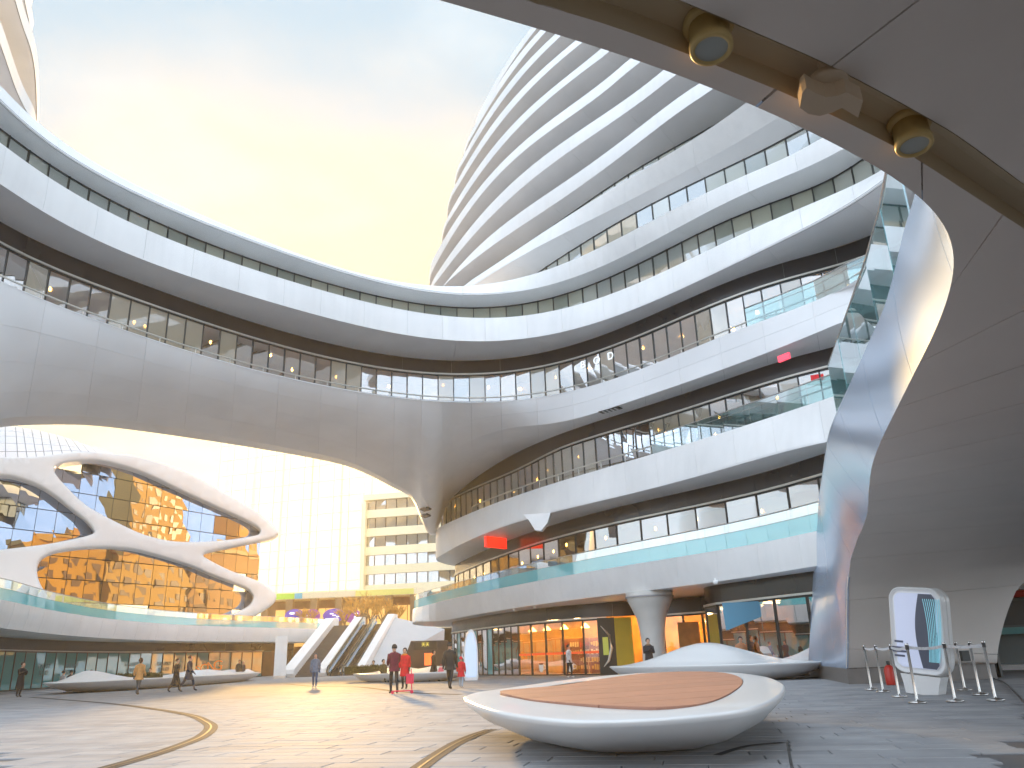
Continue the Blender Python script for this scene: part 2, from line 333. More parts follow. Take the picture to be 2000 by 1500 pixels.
def fit(name, deg, extra=()):
    a = np.array([az_tan(*p) for p in list(C[name])+list(extra)]); c = a[:, 0].mean(); h = np.ptp(a[:, 0])/2
    p = np.polyfit((a[:, 0]-c)/h, a[:, 1], deg); lo, hi = a[:, 0].min(), a[:, 0].max()
    f = lambda az: np.polyval(p, (np.clip(az, lo, hi)-c)/h)
    return f, math.degrees(lo), math.degrees(hi)
def xy(az, D): return np.stack([np.sin(az)*D, np.cos(az)*D], 1)
def head(P):
    d = np.gradient(np.asarray(P), axis=0); return d/(np.linalg.norm(d, axis=1, keepdims=True)+1e-9)
def offset(P, d):
    h = head(P); n = np.stack([h[:, 1], -h[:, 0]], 1); return np.asarray(P)+n*(d if np.isscalar(d) else np.asarray(d)[:, None])
def ext_line(P, L, n=8):               # prepend a straight run at the right-hand end
    d = P[0]-P[3]; d /= np.linalg.norm(d); return np.concatenate([P[0]+d*np.linspace(L, L/n, n)[:, None], P])
def ext_arc(P, r, ang, n=26, lead=0.):  # append a nose turning away and back to the right
    d = P[-1]-P[-4]; t = math.atan2(d[1], d[0]); p = P[-1].copy(); o = []
    st = r*R(ang)/n
    for i in range(n):
        t -= R(ang)/n; p = p+st*np.array([math.cos(t), math.sin(t)]); o.append(p.copy())
    return np.concatenate([P, o])
def azg(a0, a1, n): return np.radians(np.linspace(a0, a1, n))
def XYZ(P, z): return np.column_stack([P, np.full(len(P), z) if np.isscalar(z) else z])

# plan curves, ordered from the right-hand end to the left-hand end
T, B, Wl = {}, {}, {}
def level(k, tn, bn, a0, a1, n, dt, db, right=8., nose=None):
    g = azg(a0, a1, n); ft, *_ = fit(tn, dt); fb, *_ = fit(bn, db)
    t = xy(g, (ZT[k]-CH)/ft(g)); b = xy(g, (ZB[k]-CH)/fb(g))
    t, b = smoothP(t, 3), smoothP(b, 3)
    if right: e = ext_line(t, right) if k < 6 else np.concatenate([t[0]+np.array([.62, -.785])*np.linspace(right, right/8, 8)[:, None], t]); b = np.concatenate([b[0]+e[:8]-t[0], b]); t = e
    if nose: e = ext_arc(t, *nose); w = np.linspace(1, 0, 26)[:, None]; b = np.concatenate([b, e[len(t):]+(b[-1]-t[-1])*w]); t = e
    T[k], B[k] = t, b; return g
level(5, 'E5t', 'E5b', 26.5, -37.6, 120, 8, 8, 10)
level(4, 'E4t', 'E4b', 29, -36.8, 120, 8, 8, 8)
level(2, 'E2t', 'E2b', 22, -5.4, 60, 4, 4, 12, (10.5, 150))
level(1, 'E1t', 'E1b', 19.8, -7.2, 60, 4, 3, 9, (12, 150))
def ext_left(P, L, n=8): return ext_line(P[::-1], L, n)[::-1]
for k in (5, 4): e = ext_left(T[k], 10); B[k] = np.concatenate([B[k], B[k][-1]+e[-8:]-T[k][-1]]); T[k] = e
f3, *_ = fit('E3t', 8); g3 = azg(28, -35.5, 150); T3D = (ZT[3]-CH)/f3(g3)
T[3] = smoothP(xy(g3, T3D), 3)
def wall(name, z, deg, a0, a1, n, right=8., left=0., extra=(), nose=None):
    f, *_ = fit(name, deg, extra); g = azg(a0, a1, n); P = smoothP(xy(g, (z-CH)/f(g)), 4)
    if right: P = ext_line(P, right)
    if left: P = ext_left(P, left)
    if nose: P = ext_arc(P, *nose)
    return P
Wl[4] = wall('G4t', 22.2, 8, 27.5, -37.3, 120, 9, 10)
Wl[3] = wall('D3t', 18.6, 8, 27.5, -36.2, 120, 8, 10)
Wl[5] = wall('G5t', 25.1, 4, 24, 2.4, 60, 10)
# tower floors above
TOW = {6: ('F6t', 'F6b', 20, -2.9, (13, 120)), 7: ('F7t', 'F7b', 16.9, -5.1, (14, 120)), 8: ('F8t', 'F8b', 14.1, -5.9, (15, 110)), 9: ('F9t', 'F9b', 10.8, -6.0, (15, 110)), 10: ('F10t', 'F10b', 9.0, -4.9, (16, 110))}
for k, (tn, bn, a0, a1, nose) in TOW.items(): level(k, tn, bn, a0, a1, 60, 4 if k < 8 else 3, 4 if k < 8 else 3, 16 if k < 9 else 20, nose)
for k in range(11, 15):                # top storeys draw in like a dome
    q = k-10; sc = 1-.012*q-.004*q*q; c = np.array([19., 66.])
    sh = np.array([.10*q, .55*q])
    T[k] = c+(T[10]-c)*sc+sh; B[k] = c+(B[10]-c)*sc+sh
# level 2 wall and the freeform underside of the bridge
fD2, *_ = fit('D2t', 4); fE2, *_ = fit('E2t', 4)
def W2D(g):
    d0 = (13.9-CH)/fD2(g); d1 = (ZT[2]-CH)/fE2(g)+3.0; w = np.clip((np.degrees(g)+1)/5, 0, 1); w = w*w*(3-2*w)
    return w*d0+(1-w)*d1
g2 = azg(22.3, -5.4, 60); Wl[2] = smoothP(xy(g2, W2D(g2)), 4); zL2 = CH+fD2(g2)*np.hypot(*Wl[2].T)
n0 = len(Wl[2]); Wl[2] = ext_line(Wl[2], 8); zL2 = np.concatenate([np.full(8, zL2[0]), zL2]); 
f1, *_ = fit('D1t', 3, C['D1tn']); g1 = azg(20.8, -4.4, 60); Wl[1] = ext_arc(ext_line(smoothP(xy(g1, (9.0-CH)/f1(g1)), 6), 8), 6.0, 140)
f0, *_ = fit('G0t', 3); g0 = azg(8.0, -4.6, 50); Wl[0] = ext_arc(smoothP(xy(g0, (3.2-CH)/f0(g0)), 6), 7., 120)

# ------------------------------------------------------------------ main building: banded tower, lower galleries and the bridge
BT = thing('banded_tower', 'white banded tower of stacked curved storeys with a bridge sweeping across the plaza', 'building', (6, 48, 0))
BT.location = (0, 0, 0)
EYE = np.array([0, 0, 1.1])
def sheet(name, rows, m, parent, smooth=True):
    V, F = loft(rows); return meshobj(name, V, F, m, parent, smooth)
def lerp_rows(A, Bb, n): return [A+(Bb-A)*t for t in np.linspace(0, 1, n)]
def fascia(k, L=2.4, bulge=.03, parent=BT, label=None):
    A = XYZ(T[k], ZT[k]); Bo = XYZ(B[k], ZB[k]); h = head(T[k]); nrm = np.column_stack([-h[:, 1], h[:, 0], np.zeros(len(h))])
    rows = [A+(Bo-A)*t+nrm*(bulge*math.sin(math.pi*t)) for t in np.linspace(0, 1, 6)]
    G = orient(rows, EYE); cu = cuts_by_len(G[0], L)
    objs, (V, F) = grid_panels(G, cu, [0, 5], WHITE, None, 'panel', .010, .06, backing=True)
    fo = meshobj('fascia', V, F, BACK, parent, True)
    for o in objs: o.parent = fo
    return fo
def deck(name, A, Bb, z, m, parent, seg=None, down=True, L=4.8):
    """horizontal strip between two plan curves (resampled to the same count)"""
    n = max(len(A), len(Bb)); sa, sb = arclen(A), arclen(Bb)
    return A, Bb
def match(A, Bb):
    """resample Bb so that its points face those of A (nearest point in plan)"""
    Q = []
    sb = arclen(Bb); fine = interp(Bb, sb, np.linspace(0, sb[-1], 1500)); last = 0
    for p in A:
        d = np.hypot(*(fine-p).T); d[:last] += 1e3; i = int(np.argmin(d[:min(len(d), last+400)])); last = i; Q.append(fine[i])
    return smoothP(np.array(Q), 3)
def soffit(A, za, Bb, zb, parent, L=4.8):
    Q = match(A, Bb); P0 = XYZ(A, za-.004); P1 = XYZ(Q, zb)
    G = orient(lerp_rows(P0, P1, 3), EYE*0+np.array([0, 0, -50])); cu = cuts_by_len(G[0], L)
    objs, (V, F) = grid_panels(G, cu, [0, 2], SOFF, None, 'panel', .010, .05, backing=True)
    so_ = meshobj('soffit', V, F, BACK, parent, True)
    for o in objs: o.parent = so_
    return so_
def floor_strip(A, Bb, z, parent, m=ROOMF, name='floor_slab'):
    Q = match(A, Bb); return sheet(name, lerp_rows(XYZ(A, z), XYZ(Q, z), 2), m, parent)
def wall_band(name, P, z0, z1, m, parent):
    return sheet(name, [XYZ(P, z0), XYZ(P, z1)], m, parent)
def resample(P, w):
    s = arclen(P); n = max(2, int(round(s[-1]/w))+1); return interp(P, s, np.linspace(0, s[-1], n))
def glazing(P, z0, z1, w, gm, parent, mull=.05, name='window_band', head_trim=None, tilt=.006, skip=None, gm2=None):
    """row of separate panes with mullions between; the part itself is the head and sill rail"""
    Q = resample(P, w); h = head(Q); nr = np.stack([-h[:, 1], h[:, 0]], 1); m = MB()
    rb = [XYZ(Q+nr*.02, z1-.09), XYZ(Q+nr*.02, z1), XYZ(Q-nr*.08, z1)]; V, F = loft(rb); m.add(V, F)
    band = m.build(name, MULL, parent)
    rb = [XYZ(Q+nr*.02, z0), XYZ(Q+nr*.02, z0+.07), XYZ(Q-nr*.08, z0+.07)]; V, F = loft(rb); meshobj('sill_rail', V, F, MULL, band)
    hb = (z1-z0)/2; mm = bpy.data.meshes.new('mullion'); b = MB().box((0, 0, 0), (mull/2, .06, hb)); mm.from_pydata(b.V, [], b.F); mm.materials.append(MULL)
    for i in range(len(Q)):
        if skip and skip(i): continue
        o = bpy.data.objects.new('mullion', mm); COL.objects.link(o); o.parent = band
        o.location = (Q[i][0]-nr[i][0]*.01, Q[i][1]-nr[i][1]*.01, (z0+z1)/2); o.rotation_euler = (0, 0, math.atan2(h[i][1], h[i][0]))
    for i in range(len(Q)-1):
        if skip and skip(i): continue
        a, c = Q[i], Q[i+1]; d = (c-a)/np.linalg.norm(c-a); n_ = (nr[i]+nr[i+1])/2
        a2, c2 = a+d*mull*.5, c-d*mull*.5; j = rng.normal(0, tilt, 4)
        V = [(*(a2+n_*j[0]), z0+.05), (*(c2+n_*j[1]), z0+.05), (*(c2+n_*j[2]), z1-.06), (*(a2+n_*j[3]), z1-.06)]
        th = n_*.02
        V += [(v[0]-th[0], v[1]-th[1], v[2]) for v in V]
        mat_ = gm if gm2 is None or rng.random() > .35 else gm2
        meshobj('pane', V, [(0, 1, 2, 3), (7, 6, 5, 4)], mat_, band)
    if head_trim:
        rb = [XYZ(Q+nr*.10, z1+.0), XYZ(Q+nr*.10, z1+.09), XYZ(Q-nr*.02, z1+.09)]; V, F = loft(rb); V2, F2 = loft([XYZ(Q+nr*.10, z1+.0), XYZ(Q-nr*.02, z1+.0)])
        MB().add(V, F).add(V2, F2).build('head_trim', TRIM, band)
    return band
def sub(P, a0, a1):
    """piece of a plan curve between two azimuths (degrees, right to left)"""
    a = np.degrees(np.arctan2(P[:, 0], P[:, 1])); k = (a <= a0) & (a >= a1); return P[k]

# fascias, soffits
for k in (5, 4, 2, 1): fascia(k)
for k in range(6, 15): fascia(k, 4.8)
soffit(B[5], ZB[5], Wl[4], ZB[5], BT); soffit(B[4], ZB[4], Wl[3], ZB[4], BT); soffit(B[2], ZB[2], Wl[1], ZB[2], BT)
W6 = wall('G6t', 28.4, 3, 13.3, .4, 50, 16); 
W5full = ext_arc(Wl[5], 14, 100); W6full = ext_arc(W6, 14, 100)
soffit(B[6], ZB[6], W5full, ZB[6]-.5, BT); soffit(B[7], ZB[7], W6full, ZB[7]-.6, BT)
WT = {5: W5full, 6: W6full}
for k in range(8, 15):
    WT[k-1] = offset(B[k], 1.9); soffit(B[k], ZB[k], WT[k-1], ZB[k]-1.0, BT)
for k in range(5, 14):
    if k in (5, 6, 7): glazing(sub(WT[k], 30, -1.), ZT[k]-.3, ZB[k+1]-(.5, .6, 1.0)[k-5], 1.15, GREENG, BT, tilt=.004, gm2=GREEN2)
    else: wall_band('set_back_wall', WT[k], ZT[k]-.3, ZB[k+1], GREENG, BT)
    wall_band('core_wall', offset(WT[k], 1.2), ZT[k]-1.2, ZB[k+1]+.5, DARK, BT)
cap = T[14]; ctr = cap.mean(0); meshobj('tower_roof', [(*p, ZT[14]) for p in cap]+[(*ctr, ZT[14])], [(i, i+1, len(cap)) for i in range(len(cap)-1)], SOFF, BT)
# level 4 offices
glazing(Wl[4], ZT[4]-.25, ZB[5], 1.05, GREENG, BT, tilt=.004, gm2=GREEN2)
wall_band('core_wall', offset(Wl[4], 1.5), ZT[4]-1.5, ZT[5]+.1, DARK, BT)
floor_strip(T[5], offset(Wl[4], 9), ZT[5]-.03, BT, SOFF, 'roof_slab'); floor_strip(T[4], offset(Wl[4], 6), ZT[4]-.03, BT, SOFF)
# level 3 galleries along the bridge
glazing(Wl[3], ZT[3], 17.65, .95, GOLDG, BT, head_trim=True, tilt=.007, gm2=BLG)
def darkband(P, z0, z1, parent=BT, L=3.0):
    G = orient([XYZ(P, z0), XYZ(P, z1)], EYE); objs, (V, F) = grid_panels(G, cuts_by_len(P, L), [0, 1], DARK, None, 'panel', .012, .03, backing=True)
    o = meshobj('dark_fascia_band', V, F, BACK, parent)
    for q in objs: q.parent = o
    return o
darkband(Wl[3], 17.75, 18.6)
def rooms(P, z0, z1, depth, parent=BT, wallm=ROOMW):
    Q = offset(P, depth); Q = smoothP(Q, 20)
    wall_band('room_back_wall', Q, z0-.3, z1+.6, wallm, parent)
    V, F = loft([XYZ(P, z0-.05), XYZ(Q, z0-.05)]); meshobj('room_floor', V, F, ROOMF, parent)
    V, F = loft([XYZ(P, z1+.02), XYZ(Q, z1+.02)]); meshobj('room_ceiling', V, F, ROOMC, parent)
    return Q
Q3 = rooms(Wl[3], ZT[3], 18.6, 5.0)
LAMP = mat('warm_bulb', (1, .7, .3), .4, emit=(1, .50, .12), es=45)
def bulb_row(P, z, w, r=.10, off=2.0, parent=BT, jitter=.5, m=LAMP):
    Q = resample(offset(P, off), w); me = bpy.data.meshes.new('ceiling_lamp'); b = MB().lathe([(r*.3, .12), (r, .05), (r, -.03), (r*.5, -.09)], n=10); me.from_pydata(b.V, [], b.F); me.materials.append(m)
    for q in Q:
        o = bpy.data.objects.new('ceiling_lamp', me); COL.objects.link(o); o.parent = parent; o.location = (q[0]+rng.normal(0, jitter), q[1]+rng.normal(0, jitter), z)
bulb_row(Wl[3], 17.5, 2.8, .06)
# level 2
zg2 = 13.0
m2 = Wl[2]
glazing(m2, ZT[2], zg2, 1.0, GOLDG, BT, head_trim=True, tilt=.006, gm2=BLG)
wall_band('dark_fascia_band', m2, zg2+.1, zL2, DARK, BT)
rooms(m2, ZT[2], 13.6, 5.0); bulb_row(m2, 12.8, 3.6, .05)
floor_strip(T[2], offset(Wl[1], 5), ZT[2]-.03, BT, SOFF)
# level 1
meshobj('slab_underside', [(*p, 4.17) for p in offset(B[1], .15)]+[(9, 92, 4.17), (34, 92, 4.17), (34, 22, 4.17)], [tuple(range(len(B[1])+3))], SOFF, BT)
glazing(Wl[1], ZT[1], 8.1, 1.9, GOLD1, BT, head_trim=True, tilt=.008)
darkband(Wl[1], 8.2, 9.0); rooms(Wl[1], ZT[1], 8.8, 5.0); bulb_row(Wl[1], 7.8, 3.4, .05)
floor_strip(T[1], offset(Wl[1], 5), ZT[1]-.03, BT, SOFF)

# the underside of the bridge, flowing down into the neck on the level 2 terrace
Bimg = catmull([(-60, 838), (0, 818), (83, 812), (167, 813), (250, 822), (367, 840), (500, 863), (650, 893), (713, 915), (765, 943), (803, 963), (817, 980), (820.5, 1000), (823, 1020), (830, 1037), (847, 1047)], 8)
bz = np.array([az_tan(*p) for p in Bimg]); o_ = np.argsort(bz[:, 0]); bz = bz[o_]
aN = math.radians(-5.45); gU = np.concatenate([azg(24, -5.4, 66), azg(-5.55, -35.6, 90)])
offk = np.radians([-36, -30, -19, -11.5, -9, -7.6, -6.9, -6.3, -5.8]); offv = [4.5, 5, 6.0, 7.5, 9.0, 11.5, 14., 17.5, 20.]
fK, *_ = fit('E3b', 3)
rowsU = []
TD = (ZT[3]-CH)/f3(gU)
zTn = ZT[3]
cols = []
for g, td in zip(gU, TD):
    dg = math.degrees(g); s_, c_ = math.sin(g), math.cos(g)
    if g > aN:
        LD = float(W2D(np.array([g]))[0]); zl = CH+float(fD2(g))*LD
        w = min(max((dg+4.5)/11, 0), 1); w = w*w*(3-2*w)
        wk = min(max((dg-.5)/7, 0), 1); KDs = wk*(13.9-CH)/float(fK(g))+(1-wk)*(td+.3)
        q = min(max((dg+5.4)/8, 0), 1); q = q*q*(3-2*q)
        KD = q*KDs+(1-q)*(td+.22*(LD-td)); Kz = q*13.9+(1-q)*(zl+.30*(zTn-zl))
    else:
        LD = td+float(np.interp(g, offk, offv)); zl = CH+float(np.interp(g, bz[:, 0], bz[:, 1]))*LD; w = 0
        KD = td+.22*(LD-td); Kz = zl+.30*(zTn-zl)
    P0, K, P1 = np.array([td, zTn]), np.array([KD, Kz]), np.array([LD, zl])
    col = []
    for t in np.linspace(0, 1, 17):
        bez = (1-t)**2*P0+2*t*(1-t)*K+t*t*P1; pl = P0+(K-P0)*t*2 if t < .5 else K+(P1-K)*(t*2-1); p = bez*(1-w)+pl*w
        col.append((s_*p[0], c_*p[0], p[1]))
    cols.append(col)
G = np.array(cols).transpose(1, 0, 2)
for it in range(2): G[:, 1:-1] = .25*G[:, :-2]+.5*G[:, 1:-1]+.25*G[:, 2:]
# straight run-on to the left, outside the frame
dl = G[:, -1]-G[:, -5]; dl /= np.linalg.norm(dl, axis=1, keepdims=True); dl[:] = dl.mean(0)
G = np.concatenate([G]+[(G[:, -1]+dl*s)[:, None] for s in (2, 4.5, 7, 10)], 1)
dr = G[:, 0]-G[:, 4]; dr /= np.linalg.norm(dr, axis=1, keepdims=True); dr[:] = dr.mean(0); dr[:, 2] = 0
G = np.concatenate([(G[:, 0]+dr*s)[:, None] for s in (9, 6, 3, 1.5)]+[G], 1)
G = orient(G, EYE)
cu_ = cuts_by_len(G[6], 2.5)
objs, (V, F) = grid_panels(G, cu_, [0, 4, 8, 12, 16], SOFF, None, 'panel', .010, .05, backing=True)
und = meshobj('bridge_underside', V, F, BACK, BT, True)
for q in objs: q.parent = und
# far side of the bridge belly, closing the volume
k0 = 0
iN = [i for i in range(G.shape[1]) if math.atan2(G[16, i, 0], G[16, i, 1]) < math.radians(-5.6) or True]
colsL = [i for i in range(G.shape[1]) if math.atan2(G[0, i, 0], G[0, i, 1]) < math.radians(-5.5)]
L_ = G[16, colsL]; rad = L_[:, :2]/np.linalg.norm(L_[:, :2], axis=1, keepdims=True)
rowsB = [L_]+[np.column_stack([L_[:, :2]+rad*d, np.minimum(L_[:, 2]+dz, 15.5)]) for d, dz in ((2, .15), (5, .9), (8, 2.3), (9.5, 4.0))]
V, F = loft(rowsB); meshobj('bridge_far_side', V, F, SOFF, BT, True)
floor_strip(T[3], offset(Wl[3], 5.5), ZT[3]-.05, BT, SOFF)
# hand rails
def rail(P, z, inset, r, parent=BT, posts=1.9, z0=None, name='hand_rail', m=None):
    Q = resample(offset(P, inset), .9); b = MB().tube(XYZ(Q, z), r, 6)
    if posts:
        for q in resample(offset(P, inset), posts): b.tube([(q[0], q[1], z0), (q[0], q[1], z)], r*.7, 6)
    return b.build(name, m or TRIM, parent, True)
rail(T[3], 15.86, .30, .04, z0=15.45); rail(sub(T[2], 40, -4), 11.35, .35, .045, z0=10.75)
def balustrade(P, z, w=1.25, h=1.12, parent=BT, inset=.12, low_share=.62, name='balustrade', m_low=BALT, m_up=BALG):
    Q = resample(offset(P, inset), w); b = MB().tube(XYZ(Q, z+h), .028, 6); b.tube(XYZ(Q, z+h*low_share+.01), .012, 5)
    bo = b.build(name, STEEL, parent, True); hd = head(Q); nr = np.stack([-hd[:, 1], hd[:, 0]], 1)
    for i in range(len(Q)-1):
        a, c = Q[i], Q[i+1]; d = (c-a)/np.linalg.norm(c-a); a2, c2 = a+d*.012, c-d*.012
        for (u0_, u1_, mm) in ((-.02, h*low_share, m_low), (h*low_share+.02, h-.03, m_up)):
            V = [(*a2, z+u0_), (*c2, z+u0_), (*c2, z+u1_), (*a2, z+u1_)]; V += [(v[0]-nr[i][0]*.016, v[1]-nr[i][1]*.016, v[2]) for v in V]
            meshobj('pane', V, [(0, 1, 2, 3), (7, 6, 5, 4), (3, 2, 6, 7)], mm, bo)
    return bo
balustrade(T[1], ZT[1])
for k_, a_ in ((2, 9.5), (3, 17.5)): balustrade(sub(T[k_], 40, a_), ZT[k_]+.02, 1.6, 1.0, inset=.2, m_low=BALG, low_share=.75)

# two small dark grilles on the neck of the bridge
_pr = np.array([[(PW/2+FPX*((p-EYE)@cr)/((p-EYE)@cf), PH/2-FPX*((p-EYE)@cu)/((p-EYE)@cf)) for p in r] for r in G])
for (px, py) in ((835, 990), (829, 1003)):
    jj, ii = np.unravel_index(np.argmin(np.hypot(_pr[:, :, 0]-px, _pr[:, :, 1]-py)), _pr.shape[:2]); jj = min(max(jj, 1), 15); ii = min(max(ii, 1), G.shape[1]-2)
    eu = G[jj, ii+1]-G[jj, ii-1]; ev = G[jj+1, ii]-G[jj-1, ii]; nn = np.cross(eu, ev); nn /= np.linalg.norm(nn); nn = nn if nn@(EYE-G[jj, ii]) > 0 else -nn
    b1 = np.cross(nn, (0, 0, 1.)); b1 /= np.linalg.norm(b1); b2 = np.cross(nn, b1); c0 = G[jj, ii]+nn*.07; V = [c0+b1*x*.42+b2*y*.20+nn*z for z in (0, -.12) for x, y in ((-1, -1), (1, -1), (1, 1), (-1, 1))]
    MB().add(V, [(0, 1, 2, 3), (0, 4, 5, 1), (1, 5, 6, 2), (2, 6, 7, 3), (3, 7, 4, 0)]).build('grille', MULL, BT)

# ------------------------------------------------------------------ ground
def paving_mat(name, col, warm=0.):
    m = mat(name, col, .8, spec=.02, noise=(1.3, .16), bump=(9, .10)); return m
PAVE = paving_mat('granite_paving', (.35, .355, .365)); PV = [PAVE, paving_mat('granite_paving_light', (.37, .372, .38)), paving_mat('granite_paving_dark', (.325, .33, .342))]; PAVE2 = paving_mat('dark_granite', (.085, .088, .092))
gv = [(-300, -300, -.02), (300, -300, -.02), (300, 360, -.02), (-300, 360, -.02)]
ground = meshobj('ground', gv, [(0, 1, 2, 3)], mat('ground_bed', (.12, .12, .125), .6, noise=(.2, .1))); ground['kind'] = 'structure'
paving = bpy.data.objects.new('plaza_paving', None); COL.objects.link(paving); paving['kind'] = 'structure'
# granite slabs laid in staggered courses that run towards the left; the nearest are separate stones
pa = R(-12); ux = np.array([math.cos(pa), math.sin(pa)]); uy = np.array([-math.sin(pa), math.cos(pa)])
slab_meshes = []
for v in range(6):
    L = (1.18, 1.18, .88, 1.48, 1.18, .88)[v]; b = MB(); g_ = .006; c = .008
    x0, x1, y0, y1 = g_, L-g_, g_, .40-g_
    b.add([(x0, y0, -.03), (x1, y0, -.03), (x1, y1, -.03), (x0, y1, -.03), (x0, y0, -c), (x1, y0, -c), (x1, y1, -c), (x0, y1, -c), (x0+c, y0+c, 0), (x1-c, y0+c, 0), (x1-c, y1-c, 0), (x0+c, y1-c, 0)],
          [(8, 9, 10, 11)]+[(i, (i+1) % 4, 4+(i+1) % 4, 4+i) for i in range(4)]+[(4+i, 4+(i+1) % 4, 8+(i+1) % 4, 8+i) for i in range(4)])
    me = bpy.data.meshes.new('paving_slab'); me.from_pydata(b.V, [], b.F); me.materials.append(PV[v % 3]); slab_meshes.append((me, L, b))
far = MB(); cnt = 0; near = []; fmi = []
def in_view(p, m=.06):
    v = np.array([p[0], p[1], -CH]); z = v@cf
    if z < 1: return False
    x = PW/2+FPX*(v@cr)/z; y = PH/2-FPX*(v@cu)/z
    return -60 < x < PW+60 and y < PH+90
for row in range(-30, 260):
    yy = row*.40; xx = -70+rng.random()*1.2
    while xx < 60:
        v = rng.integers(0, 6); me, L, b = slab_meshes[v]; o = ux*xx+uy*(yy); D = math.hypot(*o); mid = o+ux*L/2
        if o[1] > 3 and D < 62 and in_view(mid):
            dz = rng.normal(0, .0012)
            if D < 12.6: near.append((me, o, dz))
            else:
                for_z = dz
                if D < 34: far.add([(o[0]+q[0]*ux[0]+q[1]*uy[0], o[1]+q[0]*ux[1]+q[1]*uy[1], q[2]+for_z) for q in b.V], b.F); fmi += [int(rng.integers(0, 3))]*len(b.F)
                else: far.add([(o[0]+q[0]*ux[0]+q[1]*uy[0], o[1]+q[0]*ux[1]+q[1]*uy[1], for_z) for q in ((.008, .008), (L-.008, .008), (L-.008, .392), (.008, .392))], [(0, 1, 2, 3)]); fmi.append(int(rng.integers(0, 3)))
        xx += L
for me, o, dz in near[:300]:
    ob = bpy.data.objects.new('paving_slab', me); COL.objects.link(ob); ob.parent = paving; ob.location = (o[0], o[1], dz); ob.rotation_euler = (0, 0, pa)
for me, o, dz in near[300:]:
    b = [q for q in slab_meshes if q[0] is me][0][2]; far.add([(o[0]+q[0]*ux[0]+q[1]*uy[0], o[1]+q[0]*ux[1]+q[1]*uy[1], q[2]+dz) for q in b.V], b.F); fmi += [int(rng.integers(0, 3))]*len(b.F)
fo = meshobj('far_paving_slabs', far.V, far.F, PV, paving, mi=fmi); fo['kind'] = 'stuff'
for (a0, a1) in (((-120, 56), (90, 150)),):
    meshobj('outer_paving', [(-140, 55, -.008), (120, 55, -.008), (120, 240, -.008), (-140, 240, -.008)], [(0, 1, 2, 3)], PAVE, paving)
def ground_band(name, P, w, m, z=.006, parent=paving):
    P = catmull([np.array(p[:2]) for p in P], 10); Q = offset(P, w/2); Q2 = offset(P, -w/2); V, F = loft([XYZ(Q, z), XYZ(Q2, z)])
    return meshobj(name, V, F, m, parent)
SLOT = mat('drain_slot', (.02, .02, .02), .5)
d1 = [at(x, y, 0) for x, y in ((60, 1362), (200, 1373), (300, 1385), (370, 1397), (402, 1410), (412, 1421), (395, 1438), (350, 1457), (280, 1480), (200, 1503), (120, 1530))]
ground_band('drain_channel', d1, .26, PAVE2); ground_band('drain_slot', d1, .035, SLOT, .010)
d2 = [at(x, y, 0) for x, y in ((960, 1425), (925, 1437), (890, 1453), (850, 1478), (800, 1515), (760, 1550))]
ground_band('drain_channel', d2, .22, PAVE2); ground_band('drain_slot', d2, .03, SLOT, .010)
d3 = [at(x, y, 0) for x, y in ((560, 1336), (620, 1341), (700, 1342), (790, 1352), (900, 1357))]
ground_band('drain_channel', d3, .3, PAVE2)
hp = [at(x, y, 0) for x, y in ((1500, 1452), (1538, 1452), (1547, 1500), (1560, 1530))]
ground_band('drain_channel', [at(x, y, 0) for x, y in ((1400, 1476), (1460, 1458), (1530, 1451))], .10, PAVE2, .007); ground_band('drain_slot', hp[1:], .03, SLOT, .012)

# ------------------------------------------------------------------ near canopy: level 1 slab over the camera, coming down as a broad leg
CN = thing('entrance_canopy', 'grey underside of the overhead canopy running down into a broad leg with polished edge', 'canopy')
cp = catmull([(-3.4, 1.55), (-1.4, 2.50), (-.31, 2.99), (.2, 3.18), (.6, 3.35), (1.21, 3.68), (1.95, 4.14), (2.54, 4.55), (3.0, 4.9), (3.35, 5.25), (3.62, 5.65), (3.87, 6.2), (4.34, 7.52), (4.66, 8.62), (5.03, 9.8), (5.39, 11.0), (5.8, 12.3), (6.35, 13.9), (7.26, 16.2), (8.5, 19.4), (9.35, 22.8), (10.0, 25.8), (11.0, 30.5), (12.1, 36.6)], 10)
s_ = arclen(cp); cp = interp(cp, s_, np.linspace(0, s_[-1], 240)); cp = smoothP(cp, 30); s_ = arclen(cp); Dc = np.hypot(*cp.T)
zb_ = np.where(Dc < 19, 4.1, 4.1); 
zb_ = np.interp(Dc, [0, 18.5, 21, 23, 24.6, 25.8, 26.8, 27.6, 28.2, 60], [4.1, 4.1, 4.02, 3.8, 3.4, 2.75, 1.8, .95, .45, .45])
zb_[:60] = 4.1
CHROME = mat('polished_panel', (.60, .73, .92), .24, metal=.5)  # blue of the reflected sky put into the base colour
CSOF = mat('canopy_panel', (.80, .745, .69), .42, metal=.0, noise=(.5, .06))
COVE = mat('cove_panel', (.60, .50, .34), .45, noise=(.6, .08))
LAMPB = mat('lamp_housing', (.62, .46, .18), .38, spec=.5, noise=(4, .08)); LENS = mat('lamp_lens', (.42, .46, .44), .12, coat=.5)
hd = head(cp); nl = np.stack([-hd[:, 1], hd[:, 0]], 1)   # left of travel = outer side
ztop = np.full(len(cp), 5.4)
